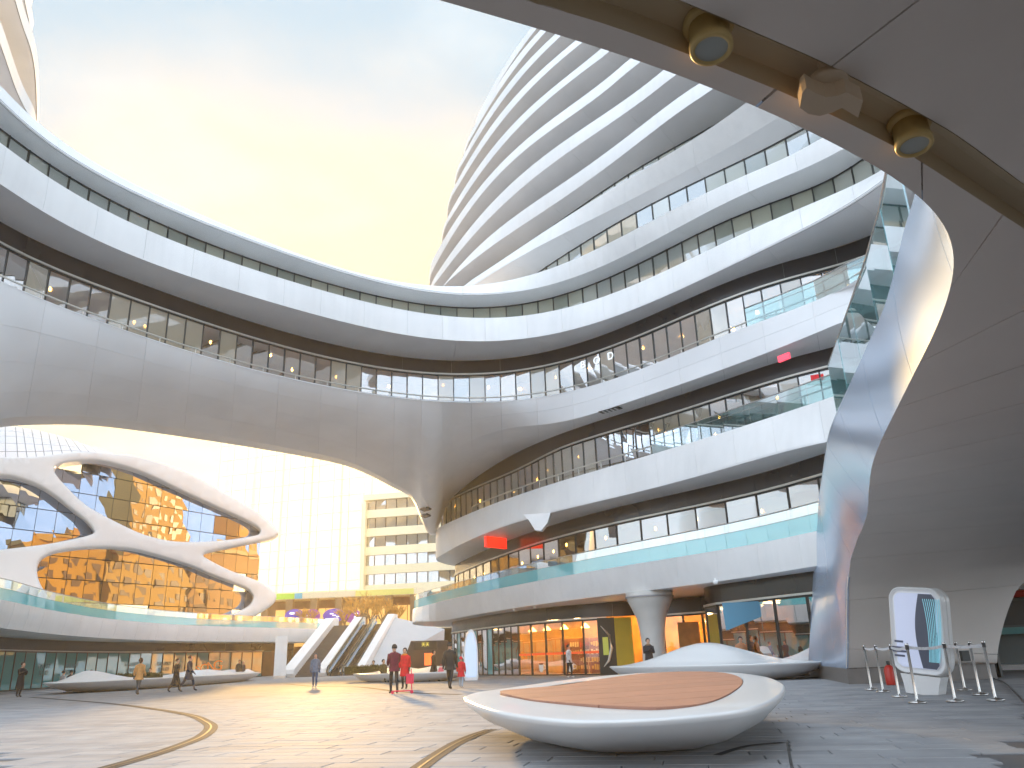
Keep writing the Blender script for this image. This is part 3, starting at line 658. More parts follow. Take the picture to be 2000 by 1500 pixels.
# upper edge of the polished face: leans out over the lower one towards the leg
tp_ = catmull([(3.35, 5.25), (3.62, 5.65), (3.87, 6.25), (4.24, 7.39), (4.57, 8.32), (5.05, 9.79), (5.32, 10.9), (5.57, 11.88), (5.92, 13.32), (6.25, 14.68), (6.62, 16.07), (7.0, 17.3), (8.14, 20.76), (9.42, 24.65), (11.35, 30.2), (13.45, 36.6)], 10); tp_ = smoothP(tp_, 12); tD = np.hypot(*tp_.T)
ct = cp.copy()
for i in range(60, len(cp)):
    if Dc[i] > 6.6: ct[i] = interp(tp_, tD, min(Dc[i], tD[-1]))[0]
ct[55:] = smoothP(ct[55:], 8)
rowsf = [XYZ(ct+(cp-ct)*t+nl*.04*math.sin(math.pi*t), ztop+(zb_-ztop)*t) for t in np.linspace(0, 1, 6)]
Gf = orient(rowsf, np.array([-20, 20, 3]))
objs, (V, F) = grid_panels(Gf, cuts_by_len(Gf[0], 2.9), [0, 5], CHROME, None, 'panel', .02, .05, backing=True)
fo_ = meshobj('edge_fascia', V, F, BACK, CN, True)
for q in objs: q.parent = fo_
fo_['label'] = 'polished metal edge with the sky reflection put into its blue colour'
# end of the wall and its dark plinth
e = cp[-1]; ed = hd[-1]; er = np.array([ed[1], -ed[0]])
meshobj('end_face', [(*e, .45), (*(e+er*3), .45), (*(e+er*3), 5.4), (*e, 5.4)], [(0, 1, 2, 3)], CSOF, CN)
# underside: a lip that widens into the leg, a recessed cove with the lamps, then the ceiling
CV = catmull([(-3.6, 1.2), (-1.4, 2.28), (-.3, 2.80), (.15, 3.02), (.47, 3.15), (.86, 3.34), (1.23, 3.54), (1.72, 3.81), (2.49, 4.30), (2.84, 4.55), (3.4, 4.98), (4.0, 5.43), (6.0, 6.95), (9.0, 9.2), (12.5, 11.9), (15, 13.8)], 10); CV = smoothP(CV, 8); sv = arclen(CV)
iEnd = int(np.argmin(abs(Dc[60:]-28.2)))+60; iB = int(np.argmin(abs(s_-6.2)))
near_ = lambda p: sv[int(np.argmin(np.hypot(*(CV-p).T)))]
cs0 = np.array([near_(p) for p in cp[:iB+1]]); cs0 = np.maximum.accumulate(cs0); cB0 = cs0[-1]
Rr = np.zeros_like(cp); Rz = np.full(len(cp), 4.1)
for i in range(len(cp)):
    if i <= iB: Rr[i] = interp(CV, sv, cs0[i])[0]
    elif s_[i] < 19.: Rr[i] = interp(CV, sv, cB0+np.interp(s_[i], [s_[iB], 7.2, 8.4, 9.8, 12, 15, 19], [0, .55, 1.25, 2.3, 4.4, 7.2, 11.2]))[0]
    else: Rr[i] = [np.interp(s_[i], [19, 24, 26, 27.2, 28.0, 28.8, 29.4, 60], [interp(CV, sv, cB0+11.2)[0][q], (18.3, 19.5)[q], (18., 23.3)[q], (16.3, 25.)[q], (15.5, 25.7)[q], (15., 26.2)[q], (14.8, 26.4)[q], (20., 40.)[q]]) for q in (0, 1)]
    Rz[i] = np.interp(s_[i], [0, 19, 24, 26, 27.2, 28.0, 28.8, 29.4], [4.1, 4.1, 4.15, 3.92, 3.4, 2.6, 1.3, .45])
Rr[iB+4:] = smoothP(Rr[iB+4:], 6); right = Rr
Rs = [XYZ(cp+(Rr-cp)*t, zb_+(Rz-zb_)*t) for t in np.linspace(0, 1, 14)]
Gs = orient([r[:iEnd+1] for r in Rs], np.array([4, 6, -10]))
objs, (V, F) = grid_panels(Gs, cuts_by_len(Gs[0], 1.9, .35), [0, 13], CSOF, None, 'panel', .022, .05, backing=True); cs = meshobj('canopy_soffit', V, F, MULL, CN, True)
for q in objs: q.parent = cs
hv = head(CV); nv = np.stack([hv[:, 1], -hv[:, 0]], 1)
cw = .27
A_ = [XYZ(CV, 4.1), XYZ(CV+nv*.012, 4.23), XYZ(CV+nv*cw*.5, 4.245), XYZ(CV+nv*(cw-.012), 4.22), XYZ(CV+nv*cw, 4.1)]
Gc = orient(A_, np.array([2, 4, -10])); V, F = loft(list(Gc)); cove = meshobj('lamp_cove', V, F, COVE, CN, False)
Rc = [XYZ(CV+nv*(cw+w_), 4.1+.05*w_/7) for w_ in (0, .5, 1.1, 1.8, 3, 5, 7)]
Gs2 = orient(Rc, np.array([4, 2, -10])); objs, (V, F) = grid_panels(Gs2, cuts_by_len(Gs2[0], 2.2, .7), [0, 3, 6], CSOF, None, 'panel', .014, .05, backing=True); cs = meshobj('canopy_ceiling', V, F, MULL, CN, True)
for q in objs: q.parent = cs
# plinth of the leg
pl = np.concatenate([cp[iEnd:], ]); inner = np.array([[10.3, 26.1], [13.6, 26.0], [15.4, 28.0]])
pp = np.concatenate([cp[iEnd:][::-1]+0, [(cp[iEnd]+right[iEnd])/2, right[iEnd]]]); hp_ = head(pp); npp = np.stack([hp_[:, 1], -hp_[:, 0]], 1)
PLN = mat('leg_plinth', (.20, .18, .165), .4, noise=(2, .15))
meshobj('plinth', list(XYZ(pp, -.01))+list(XYZ(pp, .45)), [(i, i+1, len(pp)+i+1, len(pp)+i) for i in range(len(pp)-1)], PLN, CN)
# deck above, closing the slab from the sky
V, F = loft([XYZ(ct, 5.38), XYZ(right, 5.38)]); meshobj('canopy_deck', V, F, SOFF, CN); V, F = loft([XYZ(CV, 5.37), XYZ(CV+nv*7.3, 5.37)]); meshobj('canopy_deck', V, F, SOFF, CN)
gl_ = ct[(Dc > 6.0) & (Dc < 16.6) & (np.arange(len(cp)) > 60)]
q_ = resample(offset(gl_, .06), 1.55); bb = MB().tube(XYZ(q_, 6.5), .02, 6).build('balustrade', STEEL, CN, True); hq = head(q_)
CANG = glass('parapet_glass', (.62, .86, .86), .20, .015, body=(.30, .66, .68), bodyf=.16)
for i in range(len(q_)-1):
    a, c = q_[i], q_[i+1]; d = (c-a)/np.linalg.norm(c-a); n_ = np.array([-d[1], d[0]]); j = rng.normal(0, .01, 2)
    V = [(*(a+d*.01), 5.36), (*(c-d*.01), 5.36), (*(c-d*.01+n_*j[0]), 6.48), (*(a+d*.01+n_*j[1]), 6.48)]; V += [(v[0]-n_[0]*.02, v[1]-n_[1]*.02, v[2]) for v in V]
    meshobj('pane', V, [(0, 1, 2, 3), (7, 6, 5, 4), (0, 3, 7, 4), (1, 5, 6, 2), (3, 2, 6, 7)], CANG, bb)
# lamps in the cove
def flood(px, py, label):
    p = at(px, py, 4.10); t = thing('downlight', label, 'lamp', p, 0, 'lamps under the canopy edge'); d = np.array([-.05, -.12, -1.]); d /= np.linalg.norm(d)
    q = Vector(d).to_track_quat('-Z', 'Y').to_euler(); t.rotation_euler = q
    MB().lathe([(.02, .16), (.125, .155), (.135, .10), (.125, .085)], n=28).build('mounting_ring', LAMPB, t, True)
    MB().lathe([(.105, .12), (.105, -.02), (.112, -.03), (.112, -.065), (.104, -.075), (.085, -.075), (.083, -.055)], n=28).build('housing', LAMPB, t, True)
    MB().lathe([(.084, -.050), (.084, -.062)], n=24).build('lens', LENS, t)
    return t
flood(1387, 78, 'tan cylindrical downlight nearest the top of the canopy edge, left of the curved fixture'); flood(1782, 268, 'tan cylindrical downlight right of the curved fixture under the canopy edge')
CREAM = mat('cream_paint', (.60, .47, .32), .4); p = at(1622, 195, 4.03); cf_ = thing('curved_floodlight', 'pale curved shield-shaped fixture hung between the two tan downlights', 'lamp', p)
ol_ = [(1566, 176), (1574, 165), (1592, 176), (1612, 184), (1634, 182), (1652, 174), (1684, 191), (1675, 224), (1643, 205), (1624, 214), (1600, 221), (1578, 217), (1561, 205)]
pr_ = [at(x, y, 4.0)-p for x, y in ol_]; n = len(pr_); V = [(q[0], q[1], z) for z in (-.05, .045) for q in pr_]
meshobj('shield', V, [tuple(range(n))[::-1], tuple(range(n, 2*n))]+[(i, (i+1) % n, n+(i+1) % n, n+i) for i in range(n)], CREAM, cf_)
MB().lathe([(.11, 0), (.11, .05), (.07, .09)], (-.03, -.06, .045), 18).build('turret', CREAM, cf_, True); MB().tube([(-.05, -.10, .08), (-.06, -.13, .14), (-.06, -.14, .22)], .035, 10).build('bracket', CREAM, cf_, True)
MB().tube([(.0, -.12, .14), (.05, -.11, .10), (.07, -.07, .09), (.08, -.05, .05)], .007, 6).build('cable', MULL, cf_, True)

# ------------------------------------------------------------------ left-hand building: terrace, oval windows, dome
LB_ = thing('oval_window_building', 'white web-fronted building with big oval mirrored windows and a gridded dome', 'building')
fLT, *_ = fit('LT', 3); fLB, *_ = fit('LB', 3); gl_a = azg(-13.2, -33, 50)
LTp = smoothP(xy(gl_a, (5.4-CH)/fLT(gl_a)), 3); LTp = ext_left(LTp, 14); LBp = LTp.copy()
# bring the plan in at the far end where the slab meets the stairs
def strip_fascia(P, z1, z0, parent, L, m=WHITE, bulge=.06):
    h = head(P); n3 = np.column_stack([-h[:, 1], h[:, 0], np.zeros(len(h))]); A = XYZ(P, z1); Bo = XYZ(offset(P, .25), z0)
    G = orient([A+(Bo-A)*t+n3*bulge*math.sin(math.pi*t) for t in np.linspace(0, 1, 6)], EYE)
    objs, (V, F) = grid_panels(G, cuts_by_len(G[0], L), [0, 5], m, None, 'panel', .03, .06, backing=True); f_ = meshobj('fascia', V, F, BACK, parent, True)
    for q in objs: q.parent = f_
    return f_
strip_fascia(LTp, 5.4, 3.85, LB_, 3.6)
balustrade(LTp, 5.4, 1.8, 1.25, LB_, low_share=.55)
lw = offset(LTp, 5.0); lw = smoothP(lw, 10)
soffit(offset(LTp, .25), 3.85, lw, 3.85, LB_, 7)
_fp = catmull([(-24.5, 110), (-35.6, 88.5), (-46.5, 69.2), (-60, 47)], 10); _q = interp(_fp, arclen(_fp), np.linspace(0, arclen(_fp)[-1], len(LTp))); V, F = loft([XYZ(LTp, 5.36), XYZ(_q, 5.36)]); meshobj('floor_slab', V, F, SOFF, LB_)
shop = lw[(np.degrees(np.arctan2(lw[:, 0], lw[:, 1])) < -17.2)]
darkband(lw, 2.95, 3.85, LB_, 5)
gb = glazing(shop, 0, 2.9, 1.7, TEALG, LB_, head_trim=True, tilt=.01, mull=.09)
wall_band('core_wall', offset(lw, 3.5), -.1, 5.3, mat('teal_back_wall', (.10, .30, .31), .6, noise=(.3, .3)), LB_)
rest = lw[(np.degrees(np.arctan2(lw[:, 0], lw[:, 1])) >= -17.2)]
wall_band('lobby_wall', offset(rest, 2.2), 0, 2.95, mat('lobby_wood', (.22, .10, .04), .4, noise=(.6, .3)), LB_)
# facade surface: plan six metres behind the terrace edge
FP = catmull([(-24.5, 110), (-27, 105), (-30.6, 98), (-35.6, 88.5), (-41, 78.5), (-46.5, 69.2), (-54, 57)], 14); fga = np.arctan2(FP[:, 0], FP[:, 1]); fgd = np.hypot(*FP.T)
def facD(g): return np.interp(-g, -fga, fgd)
def fpt(px, py, back=0.):
    a, t = az_tan(px, py); D = float(facD(a))+back; return np.array([math.sin(a)*D, math.cos(a)*D, CH+t*(float(facD(a)))])
outer = [(-130, 902), (0, 898), (60, 897), (104, 892), (157, 887), (224, 890), (280, 898), (364, 926), (448, 971), (504, 1004), (532, 1028), (544, 1041), (540, 1049), (518, 1058), (476, 1066), (448, 1072), (410, 1080), (397, 1086), (406, 1094), (448, 1115), (504, 1136), (532, 1152), (540, 1165), (532, 1181), (504, 1200), (470, 1217), (440, 1226), (380, 1228), (300, 1224), (200, 1212), (100, 1194), (0, 1176), (-130, 1150)]
hole1 = [(-110, 925), (-60, 932), (0, 934), (28, 937), (70, 951), (104, 971), (140, 999), (168, 1021), (181, 1038), (178, 1046), (140, 1056), (84, 1066), (0, 1076), (-60, 1082), (-110, 1088), (-122, 1000)]
hole2 = [(106, 922), (112, 914), (134, 908), (182, 905), (224, 912), (280, 929), (364, 968), (420, 993), (476, 1018), (501, 1032), (507, 1041), (498, 1048), (448, 1056), (392, 1060), (336, 1059), (280, 1046), (224, 1021), (168, 990), (126, 951), (109, 931)]
hole3 = [(73, 1107), (84, 1091), (112, 1080), (168, 1073), (230, 1073), (280, 1081), (364, 1105), (420, 1128), (476, 1149), (491, 1161), (493, 1172), (482, 1186), (448, 1201), (400, 1214), (330, 1216), (230, 1205), (160, 1196), (112, 1182), (87, 1156), (74, 1130)]
dense = lambda L: catmull(L, 6, True)
OUT, HS = dense(outer), [dense(h) for h in (hole1, hole2, hole3)]
def grow(P, d):
    t = np.roll(P, -1, 0)-np.roll(P, 1, 0); t /= (np.linalg.norm(t, axis=1, keepdims=True)+1e-9); n = np.stack([t[:, 1], -t[:, 0]], 1)
    A = .5*np.sum(P[:, 0]*np.roll(P[:, 1], -1)-np.roll(P[:, 0], -1)*P[:, 1]); return P+n*(d if A > 0 else -d)
def inside(p, P):
    x, y = p; c = False; n = len(P)
    for i in range(n):
        x1, y1 = P[i]; x2, y2 = P[(i+1) % n]
        if (y1 > y) != (y2 > y) and x < (x2-x1)*(y-y1)/(y2-y1)+x1: c = not c
    return c
# front skin of the web, triangulated with inner points so that it follows the curve
HG = [grow(h, 4.0) for h in HS]; OS = grow(OUT, -4.0)
pts = [Vector(p) for p in OS]; edges = [(i, (i+1) % len(OS)) for i in range(len(OS))]
for h in HG:
    b0 = len(pts); pts += [Vector(p) for p in h]; edges += [(b0+i, b0+(i+1) % len(h)) for i in range(len(h))]
for gx in range(-125, 545, 14):
    for gy in range(890, 1225, 12):
        p = (gx+rng.random()*3, gy+rng.random()*3)
        if inside(p, OS) and not any(inside(p, grow(h, 2)) for h in HG): pts.append(Vector(p))
vs, es, fs, *_r = delaunay_2d_cdt(pts, edges, [], 0, 1e-4)
keep = []
for f in fs:
    c = sum((vs[i] for i in f), Vector((0, 0)))/len(f)
    if inside(c, OS) and not any(inside(c, h) for h in HG): keep.append(tuple(f))
WEBM = mat('web_panel', (.80, .79, .77), .30, noise=(.2, .05))
def ringrows(P0, grows, backs):
    return [[fpt(*p, back=b) for p in grow(P0, g)] for g, b in zip(grows, backs)]
V = [fpt(*v, back=-1.5) for v in vs]; F = keep
rims = MB().add(V, F)
for h in HS:
    V, F = loft(ringrows(h, (4.0, 2.2, .8, 0, -.6, -1.0), (-1.5, -1.42, -1.15, -.7, -.2, .35)), True); rims.add(V, F)
V, F = loft(ringrows(OUT, (-4.0, -2.0, -.4, 0, -.2, -1), (-1.5, -1.40, -1.0, -.4, .4, 1.4)), True); rims.add(V, F)
web = rims.build('web_frame', WEBM, LB_, True)
bm = bmesh.new(); bm.from_mesh(web.data); bmesh.ops.remove_doubles(bm, verts=bm.verts, dist=.004); bmesh.ops.recalc_face_normals(bm, faces=bm.faces); bm.to_mesh(web.data); bm.free(); web.data.polygons.foreach_set('use_smooth', [True]*len(web.data.polygons))
# mirrored curtain wall behind the web: separate panes seen through the ovals
s = arclen(FP); NP = int(s[-1]/1.75); Q = interp(FP, s, np.linspace(0, s[-1], NP)); curt = bpy.data.objects.new('curtain_wall', None); COL.objects.link(curt); curt.parent = LB_
def proj(p):
    v = np.array(p)-np.array([0, 0, CH]); z = v@cf; return PW/2+FPX*(v@cr)/z, PH/2-FPX*(v@cu)/z
HB = [grow(h, 9) for h in HS]
regR = [(392, 1090), (440, 1060), (512, 1050), (512, 1150), (440, 1118)]
npane = 0; cback = MB()
for i in range(NP-1):
    for r_ in range(14):
        z0 = 5.4+r_*2.05; z1 = z0+2.0; mid = (*((Q[i]+Q[i+1])/2), (z0+z1)/2); pp_ = proj(mid)
        cs_ = [proj((*Q[i], z0)), proj((*Q[i+1], z1)), proj((*Q[i], z1)), proj((*Q[i+1], z0)), pp_]
        if not any(inside(c, h) for c in cs_ for h in HB+[regR]) or max(c[0] for c in cs_) > 517 or not (sum(inside(c, OUT) for c in cs_[:4]) > 2 or inside(pp_, regR)): continue
        d = (Q[i+1]-Q[i]); d /= np.linalg.norm(d); n_ = np.array([-d[1], d[0]]); j = rng.normal(0, .007, 4)
        a, c = Q[i]+d*.025, Q[i+1]-d*.025
        V = [(*(a+n_*j[0]), z0+.025), (*(c+n_*j[1]), z0+.025), (*(c+n_*j[2]), z1), (*(a+n_*j[3]), z1)]
        meshobj('pane', V, [(0, 1, 2, 3)], MIRG, curt); npane += 1
        cback.add([(*(Q[i]-n_*.2), z0-.03), (*(Q[i+1]-n_*.2), z0-.03), (*(Q[i+1]-n_*.2), z1+.03), (*(Q[i]-n_*.2), z1+.03)], [(0, 1, 2, 3)])
cback.build('curtain_backing', MULL, LB_)
print('oval panes', npane)
# gridded dome behind the web
DOME = mat('dome_panel', (.86, .83, .82), .28, noise=(.3, .03)); rowsD = []
base_px = catmull([(-130, 903), (0, 899), (60, 898), (104, 893), (157, 889), (200, 889), (235, 891)], 8); crest = catmull([(-130, 832), (0, 832), (50, 836), (95, 845), (135, 856), (180, 872), (237, 890)], 8)
for t in np.linspace(0, 1, 13):
    rw = []
    for a, c in zip(base_px, crest):
        p = a+(c-a)*math.sin(t*math.pi/2); D0 = float(facD(az_tan(*a)[0]))
        rw.append(atD(p[0], p[1], D0-.4+10*(1-math.cos(t*math.pi/2))))
    rowsD.append(rw)
Gd = orient(rowsD, EYE); nu = Gd.shape[1]
objs, (V, F) = grid_panels(Gd, list(range(0, nu, 3)), [0, 2, 4, 6, 8, 12], DOME, None, 'panel', .07, .05, backing=True); dome = meshobj('dome', V, F, BACK, LB_, True)
for q in objs: q.parent = dome
# sunlit facade return hiding the gap beside the dome
# far-left tower rising behind the left sweep
LT2 = thing('far_left_tower', 'blue-grey banded tower edge rising at the top left corner behind the sweeping bridge', 'building')
for z_, px in ((39.5, [(-70, -150), (-30, 10), (0, 80), (25, 160), (45, 207), (62, 234), (66, 262)]), (43.0, [(-40, -200), (10, -60), (30, 0), (42, 45), (52, 72), (66, 112), (71.5, 180), (72, 240), (70, 270)]), (46.6, [(0, -190), (30, -80), (48, 0), (54, 30), (58, 45), (61, 70)]), (50, [(30, -150), (50, -30), (57, 5), (60, 20)])):
    P_ = smoothP(catmull([at(x, y, z_)[:2] for x, y in px], 8), 30); h = head(P_)
    G = orient([XYZ(P_, z_+1.15), XYZ(P_, z_)], np.array([0, 20, z_-10]))
    objs, (V, F) = grid_panels(G, cuts_by_len(G[0], 7), [0, 1], WHITE, None, 'panel', .03, .05, backing=True); f_ = meshobj('fascia', V, F, BACK, LT2, True)
    for q in objs: q.parent = f_
    inn = np.array([[-95., 40+30*t] for t in np.linspace(-.6, 1.4, len(P_))]); V, F = loft([XYZ(P_, z_), XYZ(inn, z_)]); meshobj('soffit', V, F, SOFF, LT2)
    wl_ = P_+(np.array([-70., 52.])-P_)*.16; wall_band('set_back_wall', wl_, z_, z_+3.6, GREENG, LT2)

# ------------------------------------------------------------------ buildings beyond the plaza
def frame_grid(name, p0, p1, z0, z1, nx, nz, m, parent, t=.10, d=.12):
    """vertical and horizontal members of a curtain wall as separate bars"""
    p0, p1 = np.array(p0, float), np.array(p1, float); u = (p1-p0)/np.linalg.norm(p1-p0); L = np.linalg.norm(p1-p0); rz = math.atan2(u[1], u[0])
    mv = bpy.data.meshes.new('mullion'); b = MB().box((0, 0, 0), (t/2, d/2, (z1-z0)/2)); mv.from_pydata(b.V, [], b.F); mv.materials.append(m)
    mh = bpy.data.meshes.new('transom'); b = MB().box((0, 0, 0), (L/2, d/2-.01, t/2)); mh.from_pydata(b.V, [], b.F); mh.materials.append(m)
    for i in range(nx+1):
        o = bpy.data.objects.new('mullion', mv); COL.objects.link(o); o.parent = parent; q = p0+u*L*i/nx; o.location = (q[0], q[1], (z0+z1)/2); o.rotation_euler = (0, 0, rz)
    for k in range(nz+1):
        o = bpy.data.objects.new('transom', mh); COL.objects.link(o); o.parent = parent; q = (p0+p1)/2; o.location = (q[0], q[1], z0+(z1-z0)*k/nz); o.rotation_euler = (0, 0, rz)
    n_ = np.array([-u[1], u[0]])
    return u, n_, L
PALEF = mat('pale_frame', (.88, .84, .70), .4)
SCRG = glass('screen_glass', (.96, .94, .84), .05, .05, body=(1., .95, .78), bodyf=.30, translucent=True)
# tall glass screen, see-through, sky and low sun behind it
GS = thing('glass_screen_wall', 'tall see-through glazed screen wall glowing with low sun beyond the plaza', 'building')
pA, pB = atD(405, 1180, 168)[:2], atD(706, 1180, 150)[:2]; ztop = atD(430, 838, 166)[2]
nx, nz = 10, 13; u, n_, L = frame_grid('f', pA, pB, 6.0, ztop, nx, nz, PALEF, GS, .10, .16)
hz_ = (ztop-6)/nz
for i in range(nx):
    for k in range(nz):
        a = pA+u*(L*i/nx+.08); c = pA+u*(L*(i+1)/nx-.08); j = rng.normal(0, .02, 2)
        meshobj('pane', [(*a, 6+k*hz_+.08), (*c, 6+k*hz_+.08), (*(c+n_*j[0]), 6+(k+1)*hz_-.08), (*(a+n_*j[1]), 6+(k+1)*hz_-.08)], [(0, 1, 2, 3)], SCRG, GS)
# steel posts and bracing behind it
bk = MB()
for i in range(0, nx+1, 2): q = pA+u*L*i/nx+n_*3; bk.tube([(*q, 0), (*q, ztop)], .16, 6)
bk.build('screen_post', PALEF, GS)
# ribbon-window office beside it
OB = thing('ribbon_window_office', 'cream office block with long ribbon windows beside the glazed screen', 'building')
qA, qB = atD(707, 1180, 148)[:2], atD(900, 1180, 142)[:2]; CRM = mat('cream_render', (.92, .84, .58), .5, noise=(.15, .06)); u, n_ = (qB-qA)/np.linalg.norm(qB-qA), None; n_ = np.array([-u[1], u[0]]); L = np.linalg.norm(qB-qA)
ztb = atD(760, 975, 147)[2]; rz = math.atan2(u[1], u[0]); cB = (qA+qB)/2
nf = 7; hf = (ztb-6)/nf; WING = glass('ribbon_glass', (.30, .30, .20), .45, .03, body=(.30, .29, .18), bodyf=.6)
for k in range(nf):
    z0 = 6+k*hf; MB().box((*(cB+n_*3), z0+hf*.22), (L/2, 3, hf*.22), rz).build('spandrel', CRM, OB)
    MB().box((*(cB+n_*3.4), z0+hf*.72), (L/2-.1, 3, hf*.28+.01), rz).build('window_recess', MULL, OB)
    nw = 9
    for i in range(nw):
        a = qA+u*(L*i/nw+.10)+n_*.35; c = qA+u*(L*(i+1)/nw-.10)+n_*.35; j = rng.normal(0, .02, 2)
        meshobj('window', [(*a, z0+hf*.45), (*c, z0+hf*.45), (*(c+n_*j[0]), z0+hf*.99), (*(a+n_*j[1]), z0+hf*.99)], [(0, 1, 2, 3)], WING, OB)
MB().box((*(cB+n_*3), ztb+.4), (L/2+.2, 3.3, .5), rz).build('parapet', CRM, OB)
qC = atD(707, 1180, 147.6)[:2]; MB().box((*qC, (ztop+6)/2-9), (.35, .5, (ztop-6)/2-9), rz).build('corner_post', CRM, OB)
# street level frontage with colonnade
ST = thing('street_frontage', 'low shopping frontage with brown columns and coloured sign strip behind the terrace', 'building')
rA, rB = atD(500, 1190, 136)[:2], atD(815, 1190, 128)[:2]; u = (rB-rA)/np.linalg.norm(rB-rA); n_ = np.array([-u[1], u[0]]); L = np.linalg.norm(rB-rA); rz = math.atan2(u[1], u[0]); cS = (rA+rB)/2
zc = atD(650, 1168, 132)[2]
MB().box((*(cS+n_*2.5), zc+.55), (L/2, 2.6, .55), rz).build('canopy_strip', CRM, ST)
for f0, f1, colr in ((.02, .08, (.05, .50, .62)), (.08, .24, (.45, .75, .06)), (.24, .29, (.05, .45, .60)), (.29, .62, (.80, .72, .50)), (.62, .98, (.78, .74, .20))):
    q = rA+u*L*(f0+f1)/2-n_*.12; MB().box((*q, zc+.5), (L*(f1-f0)/2-.03, .06, .42), rz).build('sign_strip', mat('strip_%d' % int(f0*100), colr, .4), ST)
for f in np.linspace(.06, .98, 7):
    q = rA+u*L*f; MB().box((*q, zc/2), (.55, .4, zc/2), rz).build('column', mat('brown_column', (.30, .17, .07), .5, noise=(1, .2)), ST)
MB().box((*(cS+n_*4), zc/2), (L/2, .2, zc/2), rz).build('back_wall', mat('shop_brown', (.30, .14, .05), .5, noise=(.5, .4)), ST)
for f in np.linspace(.10, .94, 14):
    q = rA+u*L*f+n_*3.6; MB().box((*q, zc*.62), (.75, .1, zc*.26), rz).build('shop_window', mat('lit_shop_window', (.8, .5, .2), .4, emit=(1, .55, .15), es=.5), ST)
BBs = [((575, 1203), 1.5), ((610, 1203), 1.2), ((652, 1202), 1.7), ((688, 1203), 1.3)]
for i, ((px, py), w) in enumerate(BBs):
    c = atD(px, py, 127); t = thing('billboard', ('purple oval advertising board left of the brown column', 'small purple oval board beside the brown column', 'widest purple board with white writing behind the stairs', 'pinkish purple board nearest the bare trees')[i], 'billboard', (c[0], c[1], c[2]), rz, 'boards along the street')
    MB().add([(w*math.cos(a), 0, 1.0*math.sin(a)) for a in np.linspace(0, 2*math.pi, 28, endpoint=False)]+[(w*math.cos(a), .15, 1.0*math.sin(a)) for a in np.linspace(0, 2*math.pi, 28, endpoint=False)], [tuple(range(28))]+[(k, (k+1) % 28, 28+(k+1) % 28, 28+k) for k in range(28)]).build('board', mat('purple_board_%d' % (i % 2), ((.10, .05, .55), (.35, .07, .40))[i % 2], .4, emit=((.14, .06, .7), (.5, .08, .5))[i % 2], es=.06), t)
    for k in range(5): MB().box((rng.uniform(-w*.6, w*.6), -.03, rng.uniform(-.6, .6)), (.28, .02, .08)).build('motif', mat('board_white', (.9, .85, .95), .4, emit=(1, .9, 1), es=.5), t)
    MB().box((0, .1, -(c[2])/2-.5), (.12, .08, c[2]/2-.5)).build('post', MULL, t)
# bare trees catching the light
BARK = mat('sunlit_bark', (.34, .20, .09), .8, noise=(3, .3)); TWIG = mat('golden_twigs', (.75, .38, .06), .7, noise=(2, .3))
def bare_tree(px, py, D, H, label, seed):
    c = atD(px, py, D); t = thing('bare_tree', label, 'tree', (c[0], c[1], 5.3), 0, 'bare street trees'); rg = random.Random(seed); tr = MB(); tw = MB()
    tr.tube([(0, 0, -.3), (.04, 0, H*.16), (.02, .05, H*.30)], [.15, .11, .08], 7)
    def br(p, d, l, r, dep):
        q = p+d*l+np.array([rg.uniform(-.06, .06), rg.uniform(-.06, .06), .02])*l; (tr if dep < 2 else tw).tube([p, (p+q)/2+np.array([rg.uniform(-1, 1), rg.uniform(-1, 1), 0])*l*.06, q], [r, r*.85, r*.7], 4 if dep > 1 else 6, cap=False)
        if dep >= 5: return
        for _ in range(3 if dep < 4 else 2):
            nd = d+np.array([rg.uniform(-.8, .8), rg.uniform(-.8, .8), rg.uniform(-.1, .55)]); nd /= np.linalg.norm(nd); br(q, nd, l*rg.uniform(.62, .85), r*.68, dep+1)
    for k in range(6):
        a = k*1.05+rg.random(); d = np.array([math.cos(a)*.55, math.sin(a)*.55, .85]); br(np.array([.02, .04, H*rg.uniform(.2, .32)]), d/np.linalg.norm(d), H*.20, .10, 1)
    tr.build('trunk', BARK, t, True); tw.build('crown', TWIG, t); return t
for i, (px, py, D, H, lab) in enumerate(((700, 1226, 118, 5.6, 'golden bare tree right behind the top of the stairs'), (722, 1228, 121, 6.2, 'tallest golden bare tree above the escalator'), (745, 1226, 119, 5.4, 'golden bare tree at the right beside the curved slab'), (672, 1226, 124, 4.6, 'thin bare tree by the purple boards'), (600, 1224, 125, 4.6, 'thin bare tree in front of the brown shop columns'), (775, 1224, 122, 4.4, 'small bare tree tucked against the curved slab end'))): bare_tree(px, py, D, H, lab, i+3)
TER = mat('terrace_paving', (.30, .28, .25), .5, noise=(.5, .1))
terr = meshobj('upper_terrace', [(-75, 112, 5.30), (70, 112, 5.30), (110, 330, 5.30), (-150, 330, 5.30)], [(0, 1, 2, 3)], TER); terr['kind'] = 'structure'
wallT = MB(); e0, e1 = (-24.0, 108.), (-9., 102.)

